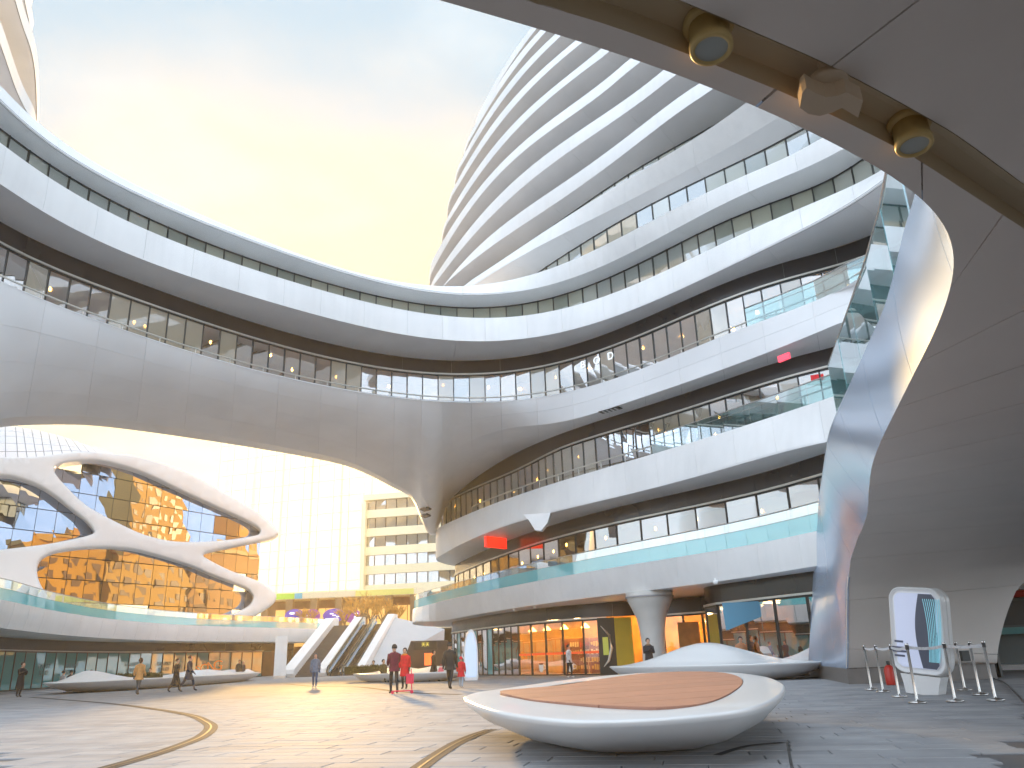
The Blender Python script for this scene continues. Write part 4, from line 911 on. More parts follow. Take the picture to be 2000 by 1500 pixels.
# ------------------------------------------------------------------ stairs and escalators up to the terrace
SE = thing('grand_stair', 'dark stair flight between broad pale sloping side walls', 'stairs')
def slope_wall(px_bot, px_top, w, label, name, parent, dz=1.0):
    """sloping stringer from the plaza to the terrace: b, t plan points"""
    return None
sA = np.array([-25.2, 88.0]); 
bl = at(598, 1319, 0)[:2]*0.90
def stringer(b, t, w, hb, ht, parent, name, m=WHITE):
    b, t = np.array(b), np.array(t); d = (t-b)/np.linalg.norm(t-b); n = np.array([d[1], -d[0]])*w/2
    prof = [(0, 0.02), (0, .55), (.6, .95), (1.0, hb)]; Lh = np.linalg.norm(t-b)
    pts2 = [(-.2, .0), (-.45, .35), (-.35, .75), (.2, hb)]+[(Lh, 5.4+ht), (Lh+1.6, 5.4+ht), (Lh+1.6, 4.0), (Lh*.99, 4.0), (2.2, 0.0)]
    V = []; k = len(pts2)
    for sgn in (-1, 1):
        for s_, z in pts2: q = b+d*s_+n*sgn; V.append((q[0], q[1], z))
    F = [tuple(range(k))[::-1], tuple(range(k, 2*k))]+[(i, (i+1) % k, k+(i+1) % k, k+i) for i in range(k)]
    return meshobj(name, V, F, m, parent)
LFT = np.array([-23.5, 85.0]); TOPL = np.array([-22.5, 97.5]); rgt = np.array([1, .0])
def P_s(f, x): return LFT+(TOPL-LFT)*f+np.array([.997, -.08])*x
stringer(P_s(0, 0), P_s(1, 0), 1.15, 1.0, .9, SE, 'side_wall'); stringer(P_s(0, 3.4), P_s(1, 3.4), .9, 1.0, .9, SE, 'side_wall')
TREAD = mat('stair_tread', (.085, .088, .095), .5, noise=(2, .2)); ns = 32
me = None
for i in range(ns):
    f = (i+.5)/ns; c = P_s(f, 1.75); rz = math.atan2(-.08, .997)
    if me is None:
        b = MB().box((0, 0, 0), (1.25, .24, .085)); me = bpy.data.meshes.new('step'); me.from_pydata(b.V, [], b.F); me.materials.append(TREAD)
    o = bpy.data.objects.new('step', me); COL.objects.link(o); o.parent = SE; o.location = (c[0], c[1], 5.4*(i+1)/ns-.085); o.rotation_euler = (0, 0, rz)
q0, q1, q2, q3 = P_s(0, .5), P_s(0, 3.0), P_s(1, 3.0), P_s(1, .5); meshobj('stair_soffit', [(*q0, -.12), (*q1, -.12), (*q2, 5.1), (*q3, 5.1)], [(0, 1, 2, 3)], TREAD, SE)
BLUEM = mat('escalator_metal', (.50, .62, .74), .2, metal=.9, noise=(2, .1)); RUB = mat('handrail_rubber', (.02, .02, .022), .4); ESG = glass('escalator_glass', (.60, .74, .72), .2, .02, body=(.25, .40, .40), bodyf=.25)
for e_, x in enumerate((4.65, 6.15)):
    E_ = thing('escalator', ('escalator next to the dark stair with glass side', 'right-hand escalator beside the broad sloping wall')[e_], 'escalator', (0, 0, 0), 0, 'pair of escalators')
    stp = MB()
    for i in range(34):
        c = P_s((i+.5)/34, x); o = None
    b = MB().box((0, 0, 0), (.40, .22, .09)); ms = bpy.data.meshes.new('step'); ms.from_pydata(b.V, [], b.F); ms.materials.append(RUB)
    for i in range(34):
        c = P_s((i+.5)/34, x); o = bpy.data.objects.new('step', ms); COL.objects.link(o); o.parent = E_; o.location = (c[0], c[1], 5.4*(i+1)/34-.09); o.rotation_euler = (0, 0, rz)
    for sd_ in (-.62, .62):
        a, c = P_s(-.06, x+sd_), P_s(1.04, x+sd_); a2, c2 = P_s(.02, x+sd_), P_s(1, x+sd_)
        MB().tube([(*P_s(-.02, x+sd_), .12), (*P_s(-.05, x+sd_), .5), (*P_s(-.02, x+sd_), .95), (*P_s(.04, x+sd_), 1.12), (*P_s(1, x+sd_), 6.35), (*P_s(1.1, x+sd_), 6.4), (*P_s(1.12, x+sd_), 6.1)], .06, 6).build('handrail', RUB, E_, True)
        meshobj('side_panel', [(*P_s(0, x+sd_), .15), (*P_s(1, x+sd_), 5.5), (*P_s(1, x+sd_), 6.3), (*P_s(.04, x+sd_), 1.05), (*P_s(0, x+sd_), .9)], [(0, 1, 2, 3, 4)], ESG, E_)
        so2 = math.copysign(.16, -sd_)
        meshobj('skirt', [(*P_s(0, x+sd_+so2), .0), (*P_s(1, x+sd_+so2), 5.4), (*P_s(1, x+sd_+so2), 5.75), (*P_s(0, x+sd_+so2), .38), (*P_s(0, x+sd_), .40), (*P_s(1, x+sd_), 5.77)], [(0, 1, 2, 3), (3, 2, 5, 4)], BLUEM, E_)
    if e_ == 0: pass
    q0, q1, q2, q3 = P_s(0, x-.66), P_s(0, x+.66), P_s(1, x+.66), P_s(1, x-.66); meshobj('truss', [(*q0, -.1), (*q1, -.1), (*q2, 5.0), (*q3, 5.0)], [(0, 1, 2, 3)], BLUEM, E_)
SWL = thing('sloping_stair_wall', 'broad pale sloping wall to the right of the escalators', 'wall'); stringer(P_s(0, 7.35), P_s(1, 7.35), .8, 1.0, 1.1, SWL, 'coping')
q0, q1 = P_s(.02, 10.6), P_s(1, 10.6)
meshobj('wall_face', [(*P_s(.0, 7.8), 0), (*P_s(.95, 13.6), 0), (*P_s(1.05, 13.6), 4.6), (*P_s(1, 7.8), 6.1)], [(0, 1, 2, 3)], mat('stair_wall_grey', (.50, .53, .55), .5, noise=(.4, .05)), SWL)
meshobj('underpass', [(*P_s(.30, 10.4), 0), (*P_s(.60, 15.0), 0), (*P_s(.60, 15.0), 3.2), (*P_s(.38, 11.4), 3.2)], [(0, 1, 2, 3)], mat('underpass_dark', (.03, .03, .035), .5), SWL)
c = P_s(.34, 13.2); sg = thing('hanging_sign', 'black hanging sign with yellow lettering over the dark underpass', 'sign', (c[0], c[1]-1.0, 2.65)); MB().box((0, 0, 0), (1.2, .08, .42)).build('panel', RUB, sg)
def _txt(name, me, m, parent, loc, rot):
    o = link(name, me, m, parent, loc=loc); o.rotation_euler = rot; return o
def text(body, loc, size, m, parent, rot=(math.pi/2, 0, 0), name='lettering', ext=.01):
    cu = bpy.data.curves.new(name, 'FONT'); cu.body = body; cu.size = size; cu.extrude = ext; cu.align_x = 'CENTER'; cu.align_y = 'CENTER'; cu.materials.append(m)
    tmp = bpy.data.objects.new('tmp', cu); me = bpy.data.meshes.new_from_object(tmp); bpy.data.objects.remove(tmp); bpy.data.curves.remove(cu); me.materials.clear()
    return link(name, me, m, parent, loc=loc) if False else _txt(name, me, m, parent, loc, rot)
YEL = mat('yellow_lettering', (.7, .6, .1), .4, emit=(.8, .65, .1), es=.8)
text('天天', (0, -.10, .08), .42, YEL, sg)
c = P_s(.38, 13.2); rp = thing('red_notice', 'red lit notice panel under the black hanging sign', 'sign', (c[0]+.3, c[1]-.6, 1.3)); MB().box((0, 0, 0), (.55, .05, .6)).build('panel', mat('red_lit', (.8, .1, .02), .4, emit=(1, .12, .02), es=1.2), rp)
# terrace front beside the stairs, right side up to the curved slab
TF = thing('terrace_edge', 'white terrace edge with glass balustrade left of the stairs', 'wall'); 
cB_ = np.array([P_s(1.02, -.7), LTp[0]+np.array([.0, -.2])]); 
MB().box((*cB_.mean(0), 4.62), (np.linalg.norm(cB_[0]-cB_[1])/2, .3, .77), math.atan2(*(cB_[0]-cB_[1])[::-1])).build('fascia', WHITE, TF)
cl_ = atD(546, 1322, 84); lobc = thing('square_column', 'pale square column under the terrace slab left of the stairs', 'column', (cl_[0], cl_[1], 0), R(14)); MB().box((0, 0, 1.93), (.55, .55, 1.93)).build('shaft', WHITE, lobc); MB().box((0, 0, .12), (.58, .58, .12)).build('base', STEEL, lobc)

# ------------------------------------------------------------------ sunlit town behind the camera (seen in the mirrored ovals)
TAN = [mat('sunlit_render_%d' % i, c, .7, noise=(.1, .15)) for i, c in enumerate(((.85, .46, .09), (.72, .36, .09), (.85, .58, .22), (.85, .40, .04)))]
WDK = mat('town_window', (.30, .16, .06), .3)
TWL = ['low tan block far behind the viewer, left one of two', 'low cream block far behind the viewer, right one of two', 'nearest ochre block of the sunlit row beyond the banded tower', 'second, tan block of the sunlit row beyond the banded tower', 'third, brown block of the sunlit row beyond the banded tower', 'fourth, ochre block of the sunlit row beyond the banded tower', 'farthest tan block of the sunlit row beyond the banded tower', 'tall tan tower rising behind the sunlit row', 'taller ochre tower rising behind the sunlit row', 'slender cream tower rising behind the far end of the sunlit row']
twn = [(-70, -170, 26, 10, 24, 0), (10, -190, 24, 10, 20, 2), (68, 74, 13, 7, 27, 3), (77, 98, 13, 7, 25, 0), (87, 122, 13, 7, 28, 1), (97, 146, 13, 7, 25, 3), (107, 170, 13, 7, 27, 0), (98, 100, 10, 8, 62, 0), (106, 132, 4, 5, 47, 3), (116, 150, 3, 4, 40, 2)]
for i, (x, y, hw, hd_, h, mi) in enumerate(twn):
    t = thing('apartment_block', TWL[i], 'building', (x, y, 0), R((-6, 4, 66, 63, 68, 64, 66, 60, 66, 62)[i]), 'town behind the viewer')
    MB().box((0, 0, h/2), (hw, hd_, h/2)).build('wall', TAN[mi], t); MB().box((0, 0, h+.6), (hw+.4, hd_+.4, .6)).build('roof', TAN[(mi+1) % 4], t); MB().box((hw*.3, 0, h+2.6), (hw*.22, hd_*.3, 2)).build('roof_house', TAN[(mi+2) % 4], t)
    mw = bpy.data.meshes.new('window_strip'); b = MB()
    nwx = int(hw*2/3.2)
    for k in range(nwx): b.box((-hw+(k+.5)*hw*2/nwx, hd_+.02, 0), (hw/nwx*.55, .12, .8))
    mw.from_pydata(b.V, [], b.F); mw.materials.append(WDK)
    for z in np.arange(3, h-2, 3.3):
        o = bpy.data.objects.new('window_strip', mw); COL.objects.link(o); o.parent = t; o.location = (0, 0, z)

# ------------------------------------------------------------------ shops at plaza level under the tower
w0r = catmull([(15.5, 27.5), (13.6, 31.2), (12.1, 33.9), (10.6, 36.8), (9.5, 39.0), (9.15, 40.3), (9.5, 42), (10.5, 44.5), (11, 46.5), (9.5, 48.4), (7.6, 49.7)], 8)
W0 = np.concatenate([w0r, Wl[0]]); W0 = interp(W0, arclen(W0), np.linspace(0, arclen(W0)[-1], 170)); W0 = smoothP(W0, 4)
soffit(B[1], ZB[1], W0, ZB[1], BT); darkband(W0, 3.3, 4.1, BT, 3)
aw = np.degrees(np.arctan2(W0[:, 0], W0[:, 1]))
W0f = W0; iy = int(np.argmin(np.hypot(W0[:, 0]-7.6, W0[:, 1]-49.7)))
SHG = glass('cafe_glass', (.94, .93, .88), .05, .01, fadd=.3)
ir = int(np.argmin(np.hypot(W0[:, 0]-9.3, W0[:, 1]-41)))
glazing(W0[:ir+1], 0, 3.2, 1.9, glass('bar_glass', (.55, .55, .55), .22, .01), BT, head_trim=True, tilt=.01, mull=.08, name='shop_front')
seg_mid = W0[ir:iy-2]; seg_l = W0[iy+6:]
glazing(seg_mid, 0, 3.2, 1.3, SHG, BT, mull=.09, name='shop_front', head_trim=True)
a_l = np.degrees(np.arctan2(seg_l[:, 0], seg_l[:, 1])); cafe = seg_l[a_l > -.2]; cafe = cafe[:int(np.argmin(np.degrees(np.arctan2(cafe[:, 0], cafe[:, 1]))))+1]; gry = seg_l[len(cafe)-1:]; gry = gry[:len(gry)-14]
glazing(cafe, 0, 3.2, 1.75, SHG, BT, mull=.09, name='shop_front', head_trim=True, tilt=.004)
glazing(gry, 0, 3.2, 1.05, GOLDG, BT, mull=.07, name='shop_front', head_trim=True, gm2=TEALG, tilt=.01)
WARMW = mat('cafe_wall', (.72, .38, .07), .6, noise=(.8, .35)); 
Qr = offset(W0, 5.0); Qr = smoothP(Qr, 30); W0, Qr = W0[14:], Qr[14:]
V, F = loft([XYZ(Qr, 0), XYZ(Qr, 4.1)]); meshobj('shop_back_wall', V, F, WARMW, BT); V, F = loft([XYZ(W0, 3.6), XYZ(Qr, 3.6)]); meshobj('shop_ceiling', V, F, ROOMC, BT); V, F = loft([XYZ(W0, .012), XYZ(Qr, .012)]); meshobj('shop_floor', V, F, mat('shop_floor_tile', (.35, .22, .12), .3), BT)
# lit pendants and shelves in the cafe
SHADE = mat('pendant_shade', (1, .6, .1), .5, emit=(1, .52, .10), es=9)
pend = MB().lathe([(.03, .28), (.09, .25), (.28, .02), (.26, 0)], n=16); pm = bpy.data.meshes.new('pendant'); pm.from_pydata(pend.V, [], pend.F); pm.materials.append(SHADE)
cq = resample(offset(cafe, 1.1), 1.9)
ORD = ['first', 'second', 'third', 'fourth', 'fifth', 'sixth', 'seventh', 'eighth', 'ninth', 'tenth', 'eleventh', 'twelfth', 'thirteenth', 'fourteenth', 'fifteenth', 'sixteenth', 'seventeenth', 'eighteenth', 'nineteenth', 'twentieth']
for i, q in enumerate(cq):
    t = thing('pendant_lamp', 'glowing yellow pendant lamp in the cafe, %s from its right end' % ORD[i], 'lamp', (q[0], q[1], 2.75), 0, 'yellow pendants in the cafe'); o = bpy.data.objects.new('shade', pm); COL.objects.link(o); o.parent = t; MB().tube([(0, 0, .27), (0, 0, .85)], .012, 5).build('cord', MULL, t)
for i, q in enumerate(resample(offset(W0f[iy-20:], 3.0), 2.6)):
    MB().box((q[0], q[1], 3.52), (.5, .16, .03), rng.uniform(0, 1)).build('ceiling_light', mat('ceiling_light_panel', (1, .8, .5), .5, emit=(1, .62, .25), es=45), BT)
SHW = [mat('shelf_goods_%d' % i, c, .5) for i, c in enumerate(((.55, .20, .05), (.70, .50, .12), (.30, .12, .05), (.75, .60, .35), (.45, .08, .04)))]
sh = smoothP(offset(cafe, 3.8), 10)
for i, q in enumerate(resample(sh, 1.1)):
    t = thing('shelf_unit', 'brown shelf of goods at the back of the cafe, %s from the right' % ORD[i % 20], 'shelf', (q[0], q[1], 0.012), R(rng.uniform(-8, 8)), 'shelves in the cafe'); MB().box((0, 0, 1.1), (.42, .18, 1.1)).build('carcass', SHW[2], t)
    for k in range(4):
        b = MB()
        for j in range(5): b.box((-.32+j*.16, -.22, .35+k*.48+rng.uniform(0, .05)), (.055, .05, rng.uniform(.08, .17)))
        b.build('goods', SHW[rng.integers(0, 5)], t)
for i, q in enumerate(resample(smoothP(offset(cafe, 2.2), 10), 2.1)):
    t = thing('cafe_table', 'small round table inside the cafe, %s from the right' % ORD[i], 'table', (q[0], q[1], .012), 0, 'cafe tables'); MB().lathe([(.02, 0), (.22, .01), (.03, .05), (.03, .7), (.35, .71), (.35, .74)], n=14).build('top', SHW[3], t)
# red stripe across the cafe glass and white cup decals
stripe = XYZ(offset(cafe, -.03), 1.22); V, F = loft([stripe, XYZ(offset(cafe, -.03), 1.36)]); meshobj('window_stripe', V, F, mat('red_stripe', (.75, .10, .02), .5, emit=(1, .15, .03), es=.25), BT)
WHT = mat('white_decal', (.85, .82, .76), .5)
for i, q in enumerate(resample(offset(cafe, -.05), 2.3)[1:-1]):
    hq_ = head(resample(offset(cafe, -.05), 2.3))[i+1]; rz = math.atan2(hq_[1], hq_[0])+math.pi; b = MB()
    prof2 = [(-.26, .62), (.26, .62), (.20, .22), (.08, .10), (-.08, .10), (-.20, .22)]
    b.add([(x, 0, z) for x, z in prof2], [(0, 1, 2, 3, 4, 5)]); b.tube([(.24, 0, .55), (.42, 0, .48), (.40, 0, .30), (.2, 0, .28)], .03, 5)
    o = b.build('cup_decal', WHT, BT); o.location = (q[0], q[1], .1); o.rotation_euler = (0, 0, rz)
    o2 = MB().add([(.24*math.cos(a), -.004, .06*math.sin(a)) for a in np.linspace(0, 6.28, 16, endpoint=False)], [tuple(range(16))]).build('coffee_decal', SHW[2], BT); o2.location = (q[0], q[1], .70); o2.rotation_euler = (0, 0, rz)
# grey poster panel and yellow wall beside the cafe
def facing(p): return math.atan2(-p[0], p[1])*0+math.atan2(p[0], p[1])*-1
def panel_at(px0, px1, D, z0, z1, m, name, label, cat, th=.1):
    a, c = atD(px0, 1290, D)[:2], atD(px1, 1290, D)[:2]; mid = (a+c)/2; t = thing(name, label, cat, (mid[0], mid[1], z0), math.atan2(*(c-a)[::-1])); w = np.linalg.norm(c-a)/2
    MB().box((0, 0, (z1-z0)/2), (w, th/2, (z1-z0)/2)).build('panel', m, t); return t, w
GREYP = mat('poster_grey', (.16, .18, .18), .35)
t, w = panel_at(1173, 1203, 49.6, 0, 3.15, GREYP, 'poster_panel', 'tall grey poster with white curved swoosh and yellow block beside the cafe', 'poster')
MB().box((0, -.02, 1.57), (w+.06, .04, 1.63)).build('frame', MULL, t)
MB().tube([(-w*.7, -.07, 2.75), (w*.35, -.07, 2.2), (w*.55, -.07, 1.5), (w*.1, -.07, .8), (-w*.6, -.07, .45)], [.02, .07, .09, .07, .02], 8).build('swoosh', WHT, t, True); MB().box((-w*.2, -.075, 1.6), (w*.36, .02, .5)).build('yellow_block', mat('poster_yellow', (.45, .50, .10), .5, emit=(.5, .55, .1), es=.2), t)
t, w = panel_at(1205, 1239, 49.0, 0, 3.15, mat('yellow_wall', (.62, .48, .03), .5, noise=(.8, .1)), 'yellow_wall_panel', 'plain yellow wall panel between the grey poster and the pale column', 'wall', .3)
t, w = panel_at(1330, 1372, 47.5, 0, 2.7, mat('wood_panel', (.50, .25, .06), .4, noise=(2, .3)), 'wood_wall_panel', 'warm wooden wall panel to the right of the pale column', 'wall', .2)
# flaring column
cc = atD(1279, 1290, 42.6); colm = thing('flared_column', 'pale concrete column flaring into the soffit beside the yellow wall', 'column', (cc[0], cc[1], 0))
CONC = mat('pale_concrete', (.60, .58, .54), .55, noise=(1.2, .1))
MB().lathe([(.62, 0), (.60, .6), (.58, 1.4), (.62, 2.1), (.74, 2.8), (.95, 3.3), (1.15, 3.7), (1.2, 4.08)], n=32).build('shaft', CONC, colm, True); MB().lathe([(1.22, 3.80), (1.23, 3.84), (1.22, 3.88)], n=32).build('collar', BACK, colm)
# bar counter with stools behind the right-hand window
bq = resample(smoothP(offset(W0f[16:ir-6], .9), 6), 1.4)
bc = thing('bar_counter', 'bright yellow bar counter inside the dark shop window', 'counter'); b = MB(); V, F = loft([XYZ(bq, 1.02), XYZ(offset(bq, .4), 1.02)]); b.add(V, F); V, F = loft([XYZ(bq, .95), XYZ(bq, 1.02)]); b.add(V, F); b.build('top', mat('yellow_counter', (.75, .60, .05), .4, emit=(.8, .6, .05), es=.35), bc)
MB().tube(XYZ(offset(bq, .3), .5), .03, 6).build('foot_rail', STEEL, bc)
for i, q in enumerate(resample(offset(bq, 1.0), 1.1)):
    t = thing('bar_stool', 'dark bar stool behind the yellow counter, %s from the right' % ORD[i], 'stool', (q[0], q[1], .012), 0, 'stools at the yellow counter'); MB().lathe([(.18, 0), (.18, .02), (.03, .04), (.03, .66), (.17, .68), (.18, .73), (.16, .75)], n=12).build('seat', SHW[2], t, True)
hang = thing('blue_banner', 'blue hanging banner at the top of the dark shop window', 'banner', (*atD(1452, 1230, 38.2)[:2], 1.75), R(-18)); MB().add([(-.75, 0, .2), (.9, 0, .75), (.9, 0, 1.4), (-.8, 0, 1.4), (-.75, .03, .2), (.9, .03, .75), (.9, .03, 1.4), (-.8, .03, 1.4)], [(0, 1, 2, 3), (7, 6, 5, 4), (0, 4, 5, 1)]).build('cloth', mat('banner_blue', (.08, .26, .38), .5), hang)
# small pieces on the soffits
for (px, py, z, D) in ((1005, 1192, 4.0, 0), (1045, 1187, 4.0, 0), (1398, 1139, 4.02, 0)):
    p = at(px, py, z); t = thing('soffit_spotlight', 'small pale spotlight under the first slab, %s' % {1005: 'leftmost of the two above the cafe', 1045: 'second above the cafe', 1398: 'by the dark shop window'}[px], 'lamp', p, 0, 'spotlights under the first slab'); MB().lathe([(.10, .12), (.12, .04), (.09, -.05)], n=14).build('head', WHITE, t, True); MB().tube([(0, 0, .1), (0, .1, .2)], .04, 6).build('arm', WHITE, t)
def vent_at(px, py, z, w, d, label, rz):
    p = at(px, py, z); t = thing('soffit_vent', label, 'vent', (p[0], p[1], z-.03), rz); MB().box((0, 0, 0), (w, d, .02)).build('grille', MULL, t)
    for k in np.linspace(-w*.6, w*.6, 4): MB().box((k, 0, -.03), (.05, d*.8, .012)).build('slat', SOFF, t)
vent_at(1192, 800, 13.86, .65, .22, 'dark slotted vent in the soffit of the third slab', R(-40))
# white fin bracket under the second slab; red panel stands for soffit glow
p = atD(1052, 1040, 46.0); fin = thing('fin_bracket', 'white pointed bracket hanging under the second slab', 'bracket', (p[0], p[1], 9.0), R(-12)); V = [(-.85, 0, 0), (.75, 0, 0), (.55, 0, -.55), (.15, 0, -1.0), (-.2, 0, -.95), (-.55, 0, -.35)]; V += [(x, .55, z) for x, _, z in V]; MB().add(V, [tuple(range(6)), tuple(range(6, 12))[::-1]]+[(i, (i+1) % 6, 6+(i+1) % 6, 6+i) for i in range(6)]).build('plate', WHITE, fin)
p = atD(968, 1056, 55); rs = thing('red_glow_panel', 'glowing red panel standing for the red soffit glow under the second slab near the rounded end', 'sign', (p[0], p[1], p[2]), R(48)); MB().box((0, 0, 0), (1.0, .12, .5)).build('panel', mat('red_soffit_glow', (.8, .03, .01), .4, emit=(1, .02, .01), es=.7), rs)
p = at(1530, 690, 13.5); s2 = thing('pink_glow_panel', 'small pink-red panel standing for a reflected glow under the third slab near the glass parapet', 'sign', (p[0], p[1], 13.3), R(-58)); MB().box((0, 0, 0), (.3, .06, .14)).build('panel', mat('pink_glow', (.8, .1, .15), .4, emit=(1, .06, .10), es=.7), s2)  # emissive panel stands for a reflected glow on the soffit
# glowing letters standing for an opposite sign's reflection in the gallery glass
LET = mat('reflected_letters', (.9, .95, 1), .4, emit=(.8, .9, 1), es=.5)
gs = thing('letter_reflection', 'white glowing letters BOD standing for a reflected sign on the gallery glass of the bridge', 'sign')
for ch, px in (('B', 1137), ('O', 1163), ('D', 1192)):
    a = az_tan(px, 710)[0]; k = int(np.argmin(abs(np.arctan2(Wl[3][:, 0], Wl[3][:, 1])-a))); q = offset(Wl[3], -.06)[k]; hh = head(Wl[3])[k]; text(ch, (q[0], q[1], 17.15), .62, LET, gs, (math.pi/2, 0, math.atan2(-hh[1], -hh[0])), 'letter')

# ------------------------------------------------------------------ plaza furniture
SHELL = mat('bench_shell', (.76, .76, .75), .30, spec=.5, coat=.25); TERRA = mat('terracotta_deck', (.42, .21, .14), .6, noise=(3, .12), bump=(30, .08))
def shell_bench(name, label, rim, zr, base_sc, hump=None, deck=None, group=None, cat='bench', inner=.93):
    """rim: closed plan outline (n,2); zr: rim heights"""
    rim = np.array(rim); c = rim.mean(0); n = len(rim); zr = np.full(n, zr) if np.isscalar(zr) else np.array(zr)
    t = thing(name, label, cat, (c[0], c[1], 0), 0, group); q = rim-c; rows = []
    for sc, f in ((base_sc*.97, .05), (base_sc, .09), (base_sc+.35*(1-base_sc), .24), (base_sc+.72*(1-base_sc), .52), (.985, .84), (1., .93)): rows.append(np.column_stack([q*sc, zr*f]))
    for sc, f in ((.998, .97), (.985, 1.0), (inner, .985)): rows.append(np.column_stack([q*sc, zr*f]))
    if deck is None:
        for sc in (.82, .66, .5, .33, .16, .01):
            P = q*sc; z = zr*.97
            if hump is not None:
                for (hx, hy, hh, hr1, hr2, ang) in hump:
                    dx, dy = P[:, 0]-(hx-c[0]), P[:, 1]-(hy-c[1]); ca, sa = math.cos(ang), math.sin(ang); u_, v_ = dx*ca+dy*sa, -dx*sa+dy*ca; z = z+hh*np.exp(-(u_/hr1)**2-(v_/hr2)**2)
            rows.append(np.column_stack([P, z]))
    V, F = loft(rows, True); o = meshobj('shell', V, F, SHELL, t, True)
    rec = np.column_stack([q*base_sc*.9, zr*0]); meshobj('recessed_foot', list(np.column_stack([q*base_sc*.9, np.zeros(n)]))+list(np.column_stack([q*base_sc*.9, zr*.09])), [(i, (i+1) % n, n+(i+1) % n, n+i) for i in range(n)], MULL, t)
    return t, c
# big foreground planter bench with a terracotta deck
rp = [(905, 1362, .58), (945, 1380, .55), (1000, 1393, .52), (1100, 1405, .50), (1200, 1406, .49), (1300, 1401, .50), (1400, 1392, .52), (1470, 1381, .55), (1515, 1363, .58), (1533, 1345, .61), (1526, 1332, .65), (1495, 1321, .68), (1440, 1314, .71), (1380, 1312, .72), (1290, 1313, .725), (1200, 1318, .72), (1120, 1326, .70), (1050, 1335, .68), (980, 1345, .64), (930, 1352, .61)]
rim3 = catmull([at(x, y, z) for x, y, z in rp], 5, True)
t, c = shell_bench('planter_bench', 'large white dish bench with terracotta deck in the foreground', rim3[:, :2], rim3[:, 2], .60, deck=True, inner=.80)
big = t; zrm = rim3[:, 2]
dk_px = [(975, 1355, .615), (1010, 1364, .60), (1050, 1371, .58), (1150, 1381, .55), (1230, 1386, .535), (1300, 1386, .535), (1380, 1375, .56), (1430, 1354, .60), (1452, 1333, .66), (1440, 1322, .69), (1400, 1316, .715), (1330, 1315, .73), (1250, 1319, .725), (1170, 1327, .71), (1100, 1336, .69), (1030, 1346, .65)]
dk3 = catmull([at(x, y, z) for x, y, z in dk_px], 4, True)
# white top annulus between rim and deck follows both edges
ri_ = rim3.copy(); n = len(ri_); cdk = dk3.mean(0)
angr = np.arctan2(ri_[:, 1]-cdk[1], (ri_[:, 0]-cdk[0])*2.2); angd = np.arctan2(dk3[:, 1]-cdk[1], (dk3[:, 0]-cdk[0])*2.2); od = np.argsort(angd); da = np.concatenate([angd[od]-2*math.pi, angd[od], angd[od]+2*math.pi]); dd = np.concatenate([dk3[od]]*3)
inr = np.stack([np.interp(angr, da, dd[:, k]) for k in range(3)], 1)
cc3 = np.array([c[0], c[1], 0]); rowsT = [ri_*np.array([1, 1, 0])+np.column_stack([np.zeros((n, 2)), ri_[:, 2]*1.0])]
rowsT = [np.column_stack([cc3[:2]+(ri_[:, :2]-cc3[:2])*.985, ri_[:, 2]*1.0])]+[np.column_stack([cc3[:2]+(ri_[:, :2]-cc3[:2])*.985, ri_[:, 2]])*(1-f)+inr*f+np.array([0, 0, .012*math.sin(math.pi*f)]) for f in (.3, .6, .85)]+[inr]
V, F = loft([r-cc3 for r in rowsT], True); meshobj('white_rim', V, F, SHELL, big, True)
# trim the generic inner ring of the shell (keep only up to the lip)
me = big.children[0].data; bm = bmesh.new(); bm.from_mesh(me); bm.faces.ensure_lookup_table(); dl_ = [f for f in bm.faces if f.index >= 7*n]; bmesh.ops.delete(bm, geom=dl_, context='FACES'); bm.to_mesh(me); bm.free()
# deck boards cut across the outline
d2 = dk3[:, :2]; A = np.column_stack([d2, np.ones(len(d2))]); pl_, *_ = np.linalg.lstsq(A, dk3[:, 2], rcond=None)
dirb = np.array([math.cos(R(20)), math.sin(R(20))]); perp = np.array([-dirb[1], dirb[0]]); pj = d2@perp
def clip(poly, n_, d_, keep):
    o = []
    for i in range(len(poly)):
        a, b = poly[i], poly[(i+1) % len(poly)]; fa, fb = a@n_-d_, b@n_-d_
        if keep < 0: fa, fb = -fa, -fb
        if fa >= 0: o.append(a)
        if fa*fb < 0: o.append(a+(b-a)*fa/(fa-fb))
    return o
sh_ = d2.mean(0)+(d2-d2.mean(0))*.992
ks = np.linspace(pj.min(), pj.max(), 9)
for a, b in zip(ks[:-1], ks[1:]):
    pg = clip(clip(list(sh_), perp, a+.009, 1), perp, b-.009, -1)
    if len(pg) < 3: continue
    V = [(p[0]-c[0], p[1]-c[1], pl_[0]*p[0]+pl_[1]*p[1]+pl_[2]+.02) for p in pg]; m_ = len(V); V += [(x, y, z-.05) for x, y, z in V]
    meshobj('deck_board', V, [tuple(range(m_))]+[(i, m_+i, m_+(i+1) % m_, (i+1) % m_) for i in range(m_)], TERRA, big)
def ell(cx, cy, a, b, ang, n=56, p=2.0, egg=0.):
    o = []
    for k in range(n):
        t = 2*math.pi*k/n; x = a*math.copysign(abs(math.cos(t))**(2/p), math.cos(t)); y = b*math.copysign(abs(math.sin(t))**(2/p), math.sin(t))*(1+egg*math.cos(t)); o.append((cx+x*math.cos(ang)-y*math.sin(ang), cy+x*math.sin(ang)+y*math.cos(ang)))
    return o
def line_bench(p0, p1, w, **k):
    p0, p1 = np.array(p0), np.array(p1); m = (p0+p1)/2; L = np.linalg.norm(p1-p0)/2; a = math.atan2(*(p1-p0)[::-1]); return ell(m[0], m[1], L, w, a, **k), a
mA, mB = (4.1, 38.2), (11.3, 31.6)
rim_, ang = line_bench(mA, mB, 2.2, egg=.25); hp2 = at(1378, 1300, .6); m_ = (np.array(mA)*.30+np.array(mB)*.70)
